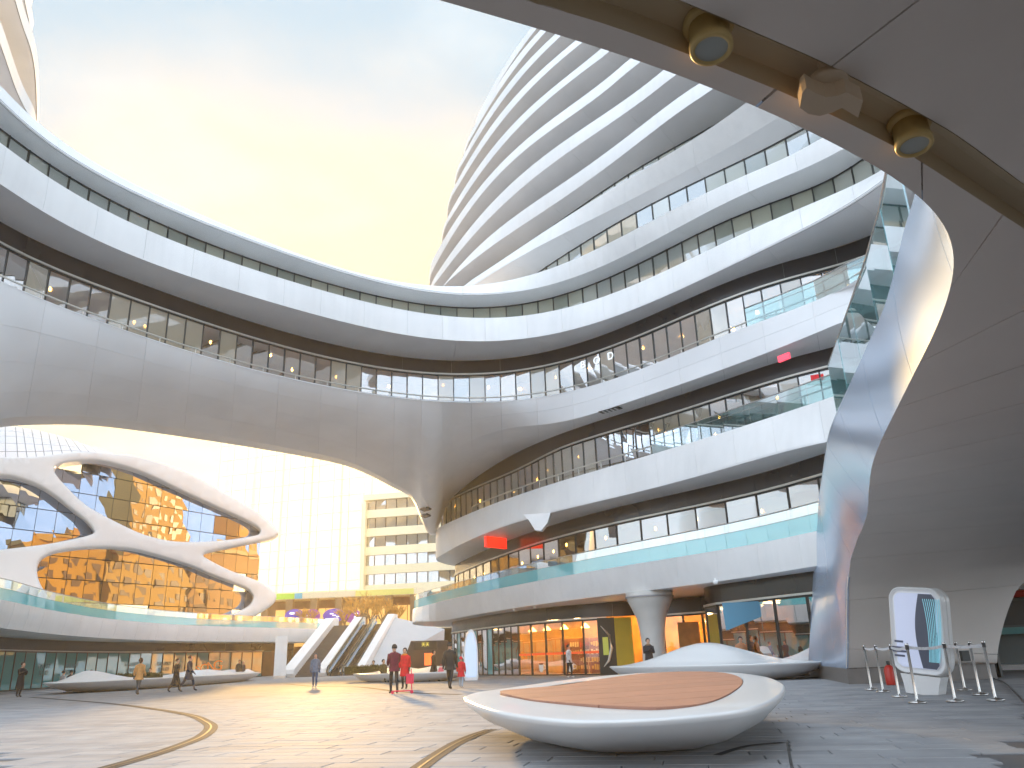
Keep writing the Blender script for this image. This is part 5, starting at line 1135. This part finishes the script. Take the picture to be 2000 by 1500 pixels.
shell_bench('wave_bench', 'white bench rising into a rounded wave in front of the dark shop window', rim_, .62, .72, [(*atD(1380, 1290, 35.4)[:2], .85, 2.4, 1.3, ang)], group='white wave benches')
rim_, ang = line_bench((-26.4, 47.4), (-24.8, 78), 3.1, egg=-.2)
hb_ = at(150, 1338, 0); shell_bench('wave_bench', 'long white bench with a wave at its near end by the teal shops', rim_, .66, .8, [(*atD(150, 1330, 55)[:2], .80, 3.0, 1.9, ang), (-25.2, 66, .45, 3, 2, ang), (-25.0, 74, .4, 2, 2, ang)], group='white wave benches')
rim_, ang = line_bench((-10.6, 55.0), (-3.6, 47.2), 2.0, egg=.1); shell_bench('wave_bench', 'low white bench by the stairs with people sitting on it', rim_, .5, .74, [(-7.6, 52.5, .35, 2.0, 1.0, ang), (-5.0, 49.4, .35, 1.6, .8, ang)], group='white wave benches')
# clipped hedges
LEAF = mat('hedge_leaf', (.10, .12, .02), .6, noise=(6, .35))
def hedge(px, py, D, L, label, rz):
    p = atD(px, py, D); t = thing('clipped_hedge', label, 'hedge', (p[0], p[1], .45), rz, 'clipped hedges'); b = MB(); rg = random.Random(px)
    for _ in range(900):
        x, y, z = rg.uniform(-L, L), rg.uniform(-.5, .5), rg.uniform(0, .55); s_ = .07; d = np.array([rg.gauss(0, 1) for _ in range(3)]); d /= np.linalg.norm(d); e = np.cross(d, (.3, .5, .8)); e /= np.linalg.norm(e); c_ = np.array([x, y, z]); b.add([c_-d*s_, c_+e*s_*.5, c_+d*s_, c_-e*s_*.5], [(0, 1, 2, 3)])
    b.build('foliage', LEAF, t); MB().box((0, 0, .25), (L*.95, .42, .22)).build('core', mat('hedge_core', (.03, .035, .01), .9), t); return t
hedge(272, 1318, 63, 1.5, 'low clipped hedge on the long white bench by the teal shops', R(10)); hedge(712, 1306, 56, 1.3, 'low clipped hedge on the bench by the stairs', R(-15))
# surfboard-shaped totem signs
def totem(px, py, h, w, label, mcol, rz):
    p = at(px, py, 0); t = thing('totem_sign', label, 'sign', (p[0], p[1], 0), rz, 'rounded totem signs'); n = 30; pr = []
    for k in range(n+1):
        f = k/n; pr.append((w*min(1, 2.2*f+.85)*math.sqrt(max(0, 1-max(0, (f-.45)/.55)**2.2)), f*h))
    out_ = [(x*.9, z) for x, z in pr]+[(-x, z) for x, z in pr[::-1][1:]]
    for nm, sc, y0, y1, m in (('body', 1., -.09, .09, SHELL), ('screen', .80, -.105, -.095, mcol)):
        V = [(x*sc, y0, h*.5+(z-h*.5)*(sc if sc == 1 else .88)) for x, z in out_]+[(x*sc, y1, h*.5+(z-h*.5)*(sc if sc == 1 else .88)) for x, z in out_]; k = len(out_)
        meshobj(nm, V, [tuple(range(k))[::-1], tuple(range(k, 2*k))]+[(i, (i+1) % k, k+(i+1) % k, k+i) for i in range(k)], m, t)
    return t
totem(921, 1329, 2.75, .42, 'white surfboard-shaped totem with pale blue screen beside the child', mat('totem_blue', (.55, .66, .80), .3, emit=(.5, .62, .85), es=.25), R(8))
totem(187, 1334, 3.0, .55, 'white surfboard-shaped totem in front of the teal shops', mat('totem_white', (.75, .76, .80), .3), R(25))
for k_, (bx, bw) in enumerate(((0, .3), (.0, .22))): pass
# orange letters standing on the long bench
p = atD(404, 1318, 74); ol = thing('orange_letters', 'orange freestanding letters on the end of the long white bench', 'sign', (p[0], p[1], .62), R(14)); ORG = mat('orange_letters_paint', (.80, .22, .01), .4)
for i, chh in enumerate('SONG'): text(chh, (-.75+i*.52, 0, .45+.08*i), .8+.1*i, ORG, ol, (math.pi/2, 0, 0), 'letter', .12)
# names on the teal glass
TXT = mat('glass_lettering', (.05, .20, .22), .4)
TXL = thing('window_lettering', 'dark lettering GALAXY SOHO repeated on the teal shop glass', 'sign')
for px in (86, 140, 250, 318, 402):
    a = az_tan(px, 1300)[0]; k = int(np.argmin(abs(np.arctan2(shop[:, 0], shop[:, 1])-a))); hh = head(shop)[k]; q = offset(shop, -.07)[k]; rz = math.atan2(-hh[1], -hh[0])
    text('GALAXY', (q[0], q[1], 1.75), .55, TXT, TXL, (math.pi/2, 0, rz)); text('SOHO', (q[0], q[1], 1.2), .55, TXT, TXL, (math.pi/2, 0, rz))
# advertising board on a foot, with barrier posts round it
bp = at(1808, 1356, 0); AD = thing('advertising_board', 'white rounded advertising board on a foot behind barrier posts', 'sign', (bp[0], bp[1], 0), R(-50))
AD.rotation_euler = (0, R(7), R(-50))
def rrect(w, h, r, n=8):
    o = []
    for cx, cy, a0 in ((w-r, h-r, 0), (-w+r, h-r, 90), (-w+r, -h+r, 180), (w-r, -h+r, 270)):
        for k in range(n+1): a = R(a0+90*k/n); o.append((cx+r*math.cos(a), cy+r*math.sin(a)))
    return o
def slab(prs, m, name, parent, smooth=True):
    rows = [[(x, y, 1.42+z) for x, z in pr] for pr, y in prs]; V, F = loft(rows, True); n = len(prs[0][0]); F.append(tuple(range(n))); F.append(tuple((len(prs)-1)*n+i for i in range(n))[::-1]); o = meshobj(name, V, F, m, parent)
    bm = bmesh.new(); bm.from_mesh(o.data); bmesh.ops.recalc_face_normals(bm, faces=bm.faces); bm.to_mesh(o.data); bm.free(); return o
BW, BH, BT_ = .62, .98, .24
slab([(rrect(BW-.10, BH-.10, .20), -BT_+.03), (rrect(BW-.03, BH-.03, .27), -BT_), (rrect(BW-.01, BH-.01, .29), -BT_+.02), (rrect(BW, BH, .30), -BT_+.06), (rrect(BW, BH, .30), -.03), (rrect(BW-.02, BH-.02, .28), -.01), (rrect(BW-.02, BH-.02, .28), .01), (rrect(BW, BH, .30), .03), (rrect(BW, BH, .30), BT_-.06), (rrect(BW-.02, BH-.02, .28), BT_)], SHELL, 'case', AD)
slab([(rrect(BW-.14, BH-.14, .17), -BT_-.004), (rrect(BW-.14, BH-.14, .17), -BT_+.01)], mat('poster_pale', (.62, .66, .80), .3, emit=(.6, .65, .9), es=.12), 'poster', AD)
# right half of the poster: dark curved field with pale teal loops
cv = [(.10+.10*math.sin(math.pi*(1-t)), (BH-.16)*(2*t-1)) for t in np.linspace(0, 1, 16)]; pg = [(x-.06*math.sin(math.pi*i/15), z) for i, (x, z) in enumerate(cv)]+[(BW-.15, BH-.30), (BW-.15, -BH+.30)]
pg = [(-.02+.12*(1-math.sin(math.pi*t)), (BH-.15)*(2*t-1)) for t in np.linspace(0, 1, 16)]+[(BW-.22, BH-.15), (BW-.15, BH-.24), (BW-.15, -BH+.24), (BW-.22, -BH+.15)]
meshobj('poster_dark_field', [(x, -BT_-.009, 1.42+z) for x, z in pg], [tuple(range(len(pg)))], mat('poster_dark', (.07, .08, .12), .35), AD)
LOOP = mat('poster_loops', (.30, .62, .70), .4, emit=(.2, .5, .6), es=.25)
for i in range(9):
    x0 = .20+.035*i; MB().tube([(x0+.10*math.sin(2.2*t_+i*.12)*(1-.3*t_), -BT_-.014, 1.42+.72-1.4*t_) for t_ in np.linspace(0, 1, 22)], .009, 4).build('printed_wave', LOOP, AD)
INK = mat('poster_ink', (.08, .09, .14), .5)
for z, w_ in ((-.28, .10), (-.42, .22), (-.50, .16), (-.60, .12)): MB().box((-.42, -BT_-.012, 1.42+z), (w_, .003, .022)).build('printed_line', INK, AD)
foot = [(-.46, .42), (.46, .42), (.40, .22), (.36, 0), (-.36, 0), (-.40, .22)]; V = [(x, y, z) for y in (-.2, .2) for x, z in foot]; MB().add(V, [tuple(range(6)), tuple(range(6, 12))[::-1]]+[(i, (i+1) % 6, 6+(i+1) % 6, 6+i) for i in range(6)]).build('foot', SHELL, AD)
BELT = mat('white_belt', (.72, .72, .74), .5, noise=(20, .2))
sp = [(1702, 1348), (1725, 1352), (1757, 1362), (1792, 1374), (1866, 1371), (1945, 1369), (1915, 1358), (1885, 1349)]
spl = ['leftmost barrier post, at the back left of the advertising board', 'second barrier post from the left', 'third barrier post, in front of the pale half of the poster', 'fourth barrier post, in front of the middle of the poster', 'front barrier post right of the board', 'rightmost barrier post by the cable', 'barrier post behind the front right one', 'rear right barrier post behind the board']
sps = [at(x, y, 0) for x, y in sp]
pb = MB().lathe([(.16, 0), (.165, .02), (.15, .035), (.035, .05), (.027, .08), (.027, .98), (.034, 1.0), (.036, 1.10), (.03, 1.12)], n=20); pbm = bpy.data.meshes.new('post'); pbm.from_pydata(pb.V, [], pb.F); pbm.materials.append(STEEL); pbm.polygons.foreach_set('use_smooth', [True]*len(pbm.polygons))
hdm = MB().lathe([(.037, 1.0), (.037, 1.09)], n=16)
for i, p in enumerate(sps):
    t = thing('barrier_post', 'steel '+spl[i], 'barrier', (p[0], p[1], 0.004), 0, 'barrier posts round the advertising board'); o = bpy.data.objects.new('post', pbm); COL.objects.link(o); o.parent = t
    hdm.build('belt_head', RUB, t)
    if i < len(sps)-1:
        d = sps[i+1]-p; L = np.linalg.norm(d); u_ = d/L; b = MB(); rowsb = [[], []]
        for f in np.linspace(0, 1, 9): s_ = -.04*math.sin(math.pi*f); q = u_*L*f; rowsb[0].append((q[0], q[1], 1.02+s_)); rowsb[1].append((q[0], q[1], 1.075+s_))
        V, F = loft(rowsb); b.add(V, F); V, F = loft([[(x+u_[1]*.006, y-u_[0]*.006, z) for x, y, z in r] for r in rowsb]); b.add(V, F); b.build('belt', BELT, t)
p = at(1742, 1338, 0); fx = thing('red_canister', 'small red canister at the foot of the grey leg', 'canister', (p[0], p[1], 0)); MB().lathe([(.14, 0), (.15, .05), (.15, .42), (.10, .52), (.04, .56)], n=16).build('body', mat('red_paint', (.55, .03, .02), .35), fx, True); MB().lathe([(.05, .55), (.05, .66)], n=10).build('valve', MULL, fx)
cb = [at(x, y, .03) for x, y in ((1940, 1325), (1960, 1332), (1985, 1355), (2010, 1385))]; tag(MB().tube(catmull(cb, 6), .02, 6).build('floor_cable', RUB, None, True), 'black cable curving over the paving at the right edge', 'cable')
p = atD(1888, 1297, 28.0); so_ = thing('wall_socket', 'small dark socket box low on the grey leg', 'socket', (*at(1888, 1297, .9)[:2]*0+atD(1888, 1297, 26.6)[:2], .75), R(10)); MB().box((0, 0, 0), (.12, .05, .14)).build('box', MULL, so_)
# shop glimpsed at the right edge behind the leg
KS = thing('kiosk', 'red and white kiosk with a menu board glimpsed past the grey leg', 'kiosk', (*atD(2010, 1200, 40)[:2], 0), R(-35))
KR = mat('kiosk_red', (.60, .04, .03), .4); MB().box((0, .5, 2.5), (3.0, .4, 2.5)).build('front', mat('kiosk_wall', (.22, .27, .28), .3), KS); MB().box((0, 0, 4.4), (3.2, .5, .75)).build('red_fascia', KR, KS); MB().box((0, -.04, 3.35), (3.25, .5, .26)).build('white_band', WHITE, KS); MB().box((0, -.02, 2.93), (3.22, .5, .13)).build('red_band', KR, KS)
for x_ in (-2.3, -.7, .9): MB().box((x_, .02, 2.2), (.7, .05, .48)).build('menu_board', GREYP, KS)
MB().box((0, -.1, 1.5), (3.2, .5, .13)).build('counter', mat('kiosk_teal', (.25, .60, .60), .4), KS); MB().box((0, 0, .1), (3.4, .9, .1)).build('step', WHITE, KS)

# ------------------------------------------------------------------ people
SKINC = (.55, .33, .22)
def zmat(name, bands):
    """body colours by height: bands = [(z, colour)...] from the feet up"""
    m = bpy.data.materials.new(name); m.use_nodes = True; t = m.node_tree; b = t.nodes['Principled BSDF']; b.inputs['Roughness'].default_value = .75
    tc = t.nodes.new('ShaderNodeTexCoord'); sp_ = t.nodes.new('ShaderNodeSeparateXYZ'); t.links.new(tc.outputs['Object'], sp_.inputs[0])
    dv = t.nodes.new('ShaderNodeMath'); dv.operation = 'DIVIDE'; dv.inputs[1].default_value = 2.0; t.links.new(sp_.outputs['Z'], dv.inputs[0])
    cr_ = t.nodes.new('ShaderNodeValToRGB'); cr_.color_ramp.interpolation = 'CONSTANT'; e = cr_.color_ramp.elements; e[0].color = (*bands[0][1], 1); e[0].position = 0
    e[1].position = bands[1][0]/2; e[1].color = (*bands[1][1], 1)
    for z, c in bands[2:]: q = e.new(z/2); q.color = (*c, 1)
    t.links.new(dv.outputs[0], cr_.inputs[0]); t.links.new(cr_.outputs[0], b.inputs['Base Color']); return m
def person(px, py, H, face, label, coat, hem, trous, shoe=(.03, .03, .03), hair=(.02, .015, .012), walk=0., arms='down', hat=None, hood=None, sit=False, scarf=None, D=None, slim=1., longhair=False):
    p = at(px, py, 0) if D is None else np.array([*atD(px, py, D)[:2], 0]); k = H/1.75
    t = thing('person', label, 'person', (p[0], p[1], .0), R(face), 'people on the plaza'); t.scale = (1, 1, 1)
    w = walk; V = []; E = []; Rr = []
    def add(v, r, par=None):
        V.append(tuple(np.array(v)*k)); Rr.append(r*k); i = len(V)-1
        if par is not None: E.append((par, i))
        return i
    hz0 = .93 if not sit else .52
    pel = add((0, 0, hz0), .125*slim); wa = add((0, 0, hz0+.17), .12*slim, pel); ch_ = add((0, -.0, hz0+.38), .135*slim, wa); ub = add((0, 0, hz0+.50), .10*slim, ch_); nk = add((0, -.01, hz0+.575), .052, ub); hd1 = add((0, -.02, hz0+.655), .078, nk); hd2 = add((0, -.025, hz0+.735), .092, hd1); hd3 = add((0, -.02, hz0+.80), .07, hd2)
    nose = add((0, -.118, hz0+.70), .014, hd1)
    joints = {}
    for s_ in (-1, 1):
        sh_ = add((s_*.17*slim, 0, hz0+.47), .065, ub)
        if arms == 'down': el = (s_*(.23), .03+s_*w*.10, hz0+.20); wr = (s_*.235, -.05+s_*w*.26, hz0-.03)
        elif arms == 'phone': el = (s_*.22, -.06, hz0+.22); wr = (s_*.07, -.27, hz0+.33)
        elif arms == 'push': el = (s_*.20, -.14, hz0+.22); wr = (s_*.15, -.38, hz0+.12)
        else: el = (s_*.24, .02, hz0+.20); wr = (s_*.12, -.16, hz0+.08)
        e_ = add(el, .048, sh_); w_ = add(wr, .034, e_); dirw = np.array(wr)-np.array(el); dirw /= np.linalg.norm(dirw); pa_ = add(np.array(wr)+dirw*.07, .036, w_)
        for f in range(4): sd_ = np.cross(dirw, (0, 1, .2)); add(np.array(wr)+dirw*(.14+.012*(1.5-abs(f-1.5)))+sd_*(f-1.5)*.019, .009, pa_)
        add(np.array(wr)+dirw*.075+np.array([-s_*.035, -.02, 0]), .010, w_)
        hp3 = add((s_*.09*slim, 0, hz0-.06), .095*slim, pel)
        if sit: kn = (s_*.11, -.42, .50); an = (s_*.11, -.40, .09); to = (s_*.12, -.55, .04)
        else: kn = (s_*.095, -.02-s_*w*.20, .50); an = (s_*.085, .03-s_*w*(.34 if s_ > 0 else .42), .09+(.05*abs(w) if s_*w < 0 else 0)); to = (s_*.10, an[1]-.15, .035)
        k_ = add(kn, .068*slim, hp3); a_ = add(an, .045, k_); add(to, .04, a_); joints[s_] = (np.array((s_*.17*slim, 0, hz0+.47)), np.array(el), np.array(wr))
    me = bpy.data.meshes.new('body'); me.from_pydata(V, E, []); o = bpy.data.objects.new('body', me); COL.objects.link(o); o.parent = t
    sk = o.modifiers.new('skin', 'SKIN'); sk.use_smooth_shade = True
    for i, r in enumerate(Rr): me.skin_vertices[0].data[i].radius = (r, r)
    me.skin_vertices[0].data[0].use_root = True; o.modifiers.new('sub', 'SUBSURF').levels = 1; o.modifiers['sub'].render_levels = 2
    me.materials.append(zmat('clothes', [(0, shoe), (.085*k, trous), ((hz0+.02)*k, coat), ((hz0+.545)*k, SKINC)] if not sit else [(0, shoe), (.09*k, trous), (.62*k, coat), ((hz0+.545)*k, SKINC)]))
    # coat: torso rings to the hem, sleeves
    cm = mat('cloth_%.3f_%.3f_%.3f' % coat, coat, .8, noise=(9, .25)); b = MB(); rows = []; n = 16
    prof = [(hz0+.585, .062, .062), (hz0+.55, .085, .075), (hz0+.50, .175, .10), (hz0+.44, .205, .125), (hz0+.30, .19, .135), (hz0+.14, .175, .13), (hz0, .19, .145)]
    if not sit:
        z = hz0-.08; zz2 = hem
        for f in np.linspace(0, 1, 4): prof.append((z+(zz2-z)*f, .195+.035*f+abs(w)*.02*f, .15+.04*f+abs(w)*.09*f))
    else: prof += [(hz0-.06, .20, .16)]
    for z, a, c_ in prof: rows.append([(a*slim*k*math.cos(q)*(1+.03*math.sin(5*q+z*9)), c_*slim*k*math.sin(q), z*k) for q in np.linspace(0, 2*math.pi, n, endpoint=False)])
    V2, F2 = loft(rows, True); b.add(V2, F2)
    for s_ in (-1, 1):
        a, e_, w_ = joints[s_]; b.tube([a*k, (a*.45+e_*.55)*k, e_*k, (e_*.5+w_*.5)*k, (w_*.92+e_*.08)*k], [.088*k, .075*k, .066*k, .058*k, .05*k], 10)
    b.build('coat', cm, t, True)
    hr = MB(); hc = np.array((0, -.01, hz0+.735)); rows = []
    for f in np.linspace(0, 1, 6):
        th = f*math.pi*(.62 if not longhair else .95); rr = math.sin(th)*.108; rows.append([((hc[0]+rr*math.cos(q))*k, (hc[1]+.022+rr*1.08*math.sin(q)*(1 if math.sin(q) > 0 else .80))*k, (hc[2]+.125*math.cos(th)*(1 if f < .7 else 1.0) - (.10 if longhair and f > .8 else 0))*k) for q in np.linspace(0, 2*math.pi, 14, endpoint=False)])
    V2, F2 = loft(rows, True); hr.add(V2, F2); hr.build('hair' if not (hat or hood) else ('hood' if hood else 'hat'), mat('hair_%.3f_%.3f' % ((hood or hat or hair)[0], (hood or hat or hair)[1]), hood or hat or hair, .7), t, True)
    if scarf: MB().tube([(.09*k*math.cos(q), .085*k*math.sin(q), (hz0+.55)*k) for q in np.linspace(0, 2*math.pi, 12)], .04*k, 8).build('scarf', mat('scarf_%.2f' % scarf[1], scarf, .9), t, True)
    return t
BLK, NAVY, GRY = (.018, .018, .02), (.03, .04, .07), (.07, .07, .075)
person(35, 1362, 1.74, 75, 'man in long black coat looking at his phone at the far left', BLK, .42, BLK, arms='phone')
person(268, 1357, 1.70, 172, 'woman in tan coat seen from behind, walking alone', (.62, .30, .10), .72, GRY, hair=(.05, .02, .01), walk=.5, longhair=True)
person(341, 1352, 1.64, 80, 'woman in long black coat with fur collar walking beside the man in navy', BLK, .34, BLK, walk=.8, scarf=(.30, .18, .08), hair=(.05, .03, .02))
person(366, 1350, 1.80, 95, 'man in dark navy overcoat walking beside the woman in black', NAVY, .55, NAVY, walk=1.0)
person(614, 1343, 1.66, 8, 'man in blue padded jacket and cap walking towards the viewer near the stairs', (.12, .18, .27), .78, (.05, .09, .17), shoe=(.5, .5, .5), hat=(.05, .07, .10), walk=.35)
person(769, 1355, 1.72, -158, 'person in maroon padded jacket pushing off on a red scooter', (.16, .012, .035), .80, BLK, walk=.45, arms='push')
person(790, 1346, 1.66, -10, 'woman in bright red coat with orange scarf beside the scooter', (.70, .012, .02), .55, BLK, scarf=(.75, .25, .03), hair=(.03, .02, .02))
person(847, 1331, 1.68, 70, 'woman in long black coat carrying a pink bag', BLK, .52, BLK, walk=.7, hair=(.03, .02, .02), longhair=True)
person(879, 1346, 1.78, 170, 'man in black jacket and cap walking away with the child', (.02, .022, .024), .72, BLK, walk=.7, hat=(.02, .02, .02))
person(901, 1343, 1.22, 175, 'child in bright red hooded jacket walking beside the man in black', (.75, .015, .03), .62, (.35, .42, .50), shoe=(.6, .6, .6), hood=(.70, .015, .03), walk=.4)
person(1113, 1316, 1.70, 60, 'woman in white top and black trousers by the cafe window', (.75, .72, .70), .80, BLK, shoe=(.7, .7, .7), walk=.3, D=46)
person(1271, 1322, 1.76, 5, 'man in dark jacket looking at his phone in front of the pale column', (.035, .033, .04), .70, (.05, .05, .06), arms='phone', scarf=(.30, .20, .12), D=39.5)
person(465, 1328, 1.70, 20, 'person in black in the far pair by the brown lobby', BLK, .62, GRY, D=76, walk=.2)
person(473, 1329, 1.60, -30, 'pale-haired person in the far pair by the brown lobby', (.05, .045, .05), .70, (.45, .42, .42), D=76, hair=(.45, .38, .28), walk=.2)
person(748, 1338, 1.66, 40, 'person in olive jacket sitting on the low bench by the stairs', (.12, .10, .04), .5, (.10, .09, .06), sit=True, D=50.5, arms='lap')
person(729, 1318, 1.62, 0, 'person in black sitting by the hedge near the stairs', BLK, .5, BLK, sit=True, D=56, arms='phone')
person(122, 1330, 1.66, 150, 'person in pale grey sitting behind the bench wave, left of a pair', (.35, .34, .33), .5, GRY, sit=True, D=60.5, arms='lap')
person(137, 1330, 1.68, 170, 'person in black sitting behind the bench wave, right of a pair', BLK, .5, BLK, sit=True, D=61, arms='lap')
person(176, 1332, 1.66, 100, 'person in navy sitting by the white totem', NAVY, .5, NAVY, sit=True, D=64, arms='lap')
person(291, 1328, 1.66, 10, 'person in black sitting behind the hedge on the long bench', BLK, .5, BLK, sit=True, D=66, arms='lap')
person(1452, 1300, 1.66, -15, 'customer in pale orange sitting at the yellow counter inside the dark shop', (.55, .25, .12), .5, (.1, .2, .35), D=38.6, arms='lap')
# scooter and bags
p = at(785, 1355, 0); sc = thing('kick_scooter', 'red kick scooter under the person in maroon', 'scooter', (p[0], p[1], 0), R(8)); REDP = mat('scooter_red', (.75, .02, .08), .35)
MB().box((0, 0, .10), (.32, .07, .02)).build('deck', REDP, sc)
for x in (-.34, .36): MB().tube([(x, -.03, .06), (x, .03, .06)], .06, 14).build('wheel', REDP, sc)
MB().tube([(.36, 0, .1), (.33, 0, .85)], .018, 8).build('stem', REDP, sc); MB().tube([(.33, -.2, .85), (.33, .2, .85)], .016, 8).build('handlebar', RUB, sc)
p = at(853, 1331, 0); bg_ = thing('pink_bag', 'round pink bag carried by the woman in long black coat', 'bag', (p[0]+.25, p[1]-.1, .55)); MB().lathe([(.02, -.2), (.13, -.16), (.17, 0), (.12, .15), (.03, .2)], n=14, sy=.4).build('bag_body', mat('pink_cloth', (.70, .12, .16), .6), bg_, True); MB().tube([(-.1, 0, .12), (0, 0, .38), (.1, 0, .12)], .012, 5).build('strap', REDP, bg_)
p = at(797, 1346, 0); rb_ = thing('red_bag', 'red shopping bag hanging by the woman in bright red', 'bag', (p[0]+.1, p[1]-.15, .42)); MB().box((0, 0, 0), (.16, .06, .20)).build('bag_body', REDP, rb_); MB().tube([(-.08, 0, .2), (0, 0, .33), (.08, 0, .2)], .01, 5).build('strap', RUB, rb_)


# ------------------------------------------------------------------ evening haze
hm = bpy.data.materials.new('haze'); hm.use_nodes = True; ht = hm.node_tree; ht.nodes.clear(); ho = ht.nodes.new('ShaderNodeOutputMaterial'); hv_ = ht.nodes.new('ShaderNodeVolumePrincipled')
hv_.inputs['Color'].default_value = (1, .97, .92, 1); hv_.inputs['Density'].default_value = .0007; hv_.inputs['Anisotropy'].default_value = .55; ht.links.new(hv_.outputs[0], ho.inputs['Volume'])
hzo = MB().box((0, 30, 39), (310, 340, 40)).build('haze', hm); hzo['kind'] = 'stuff'
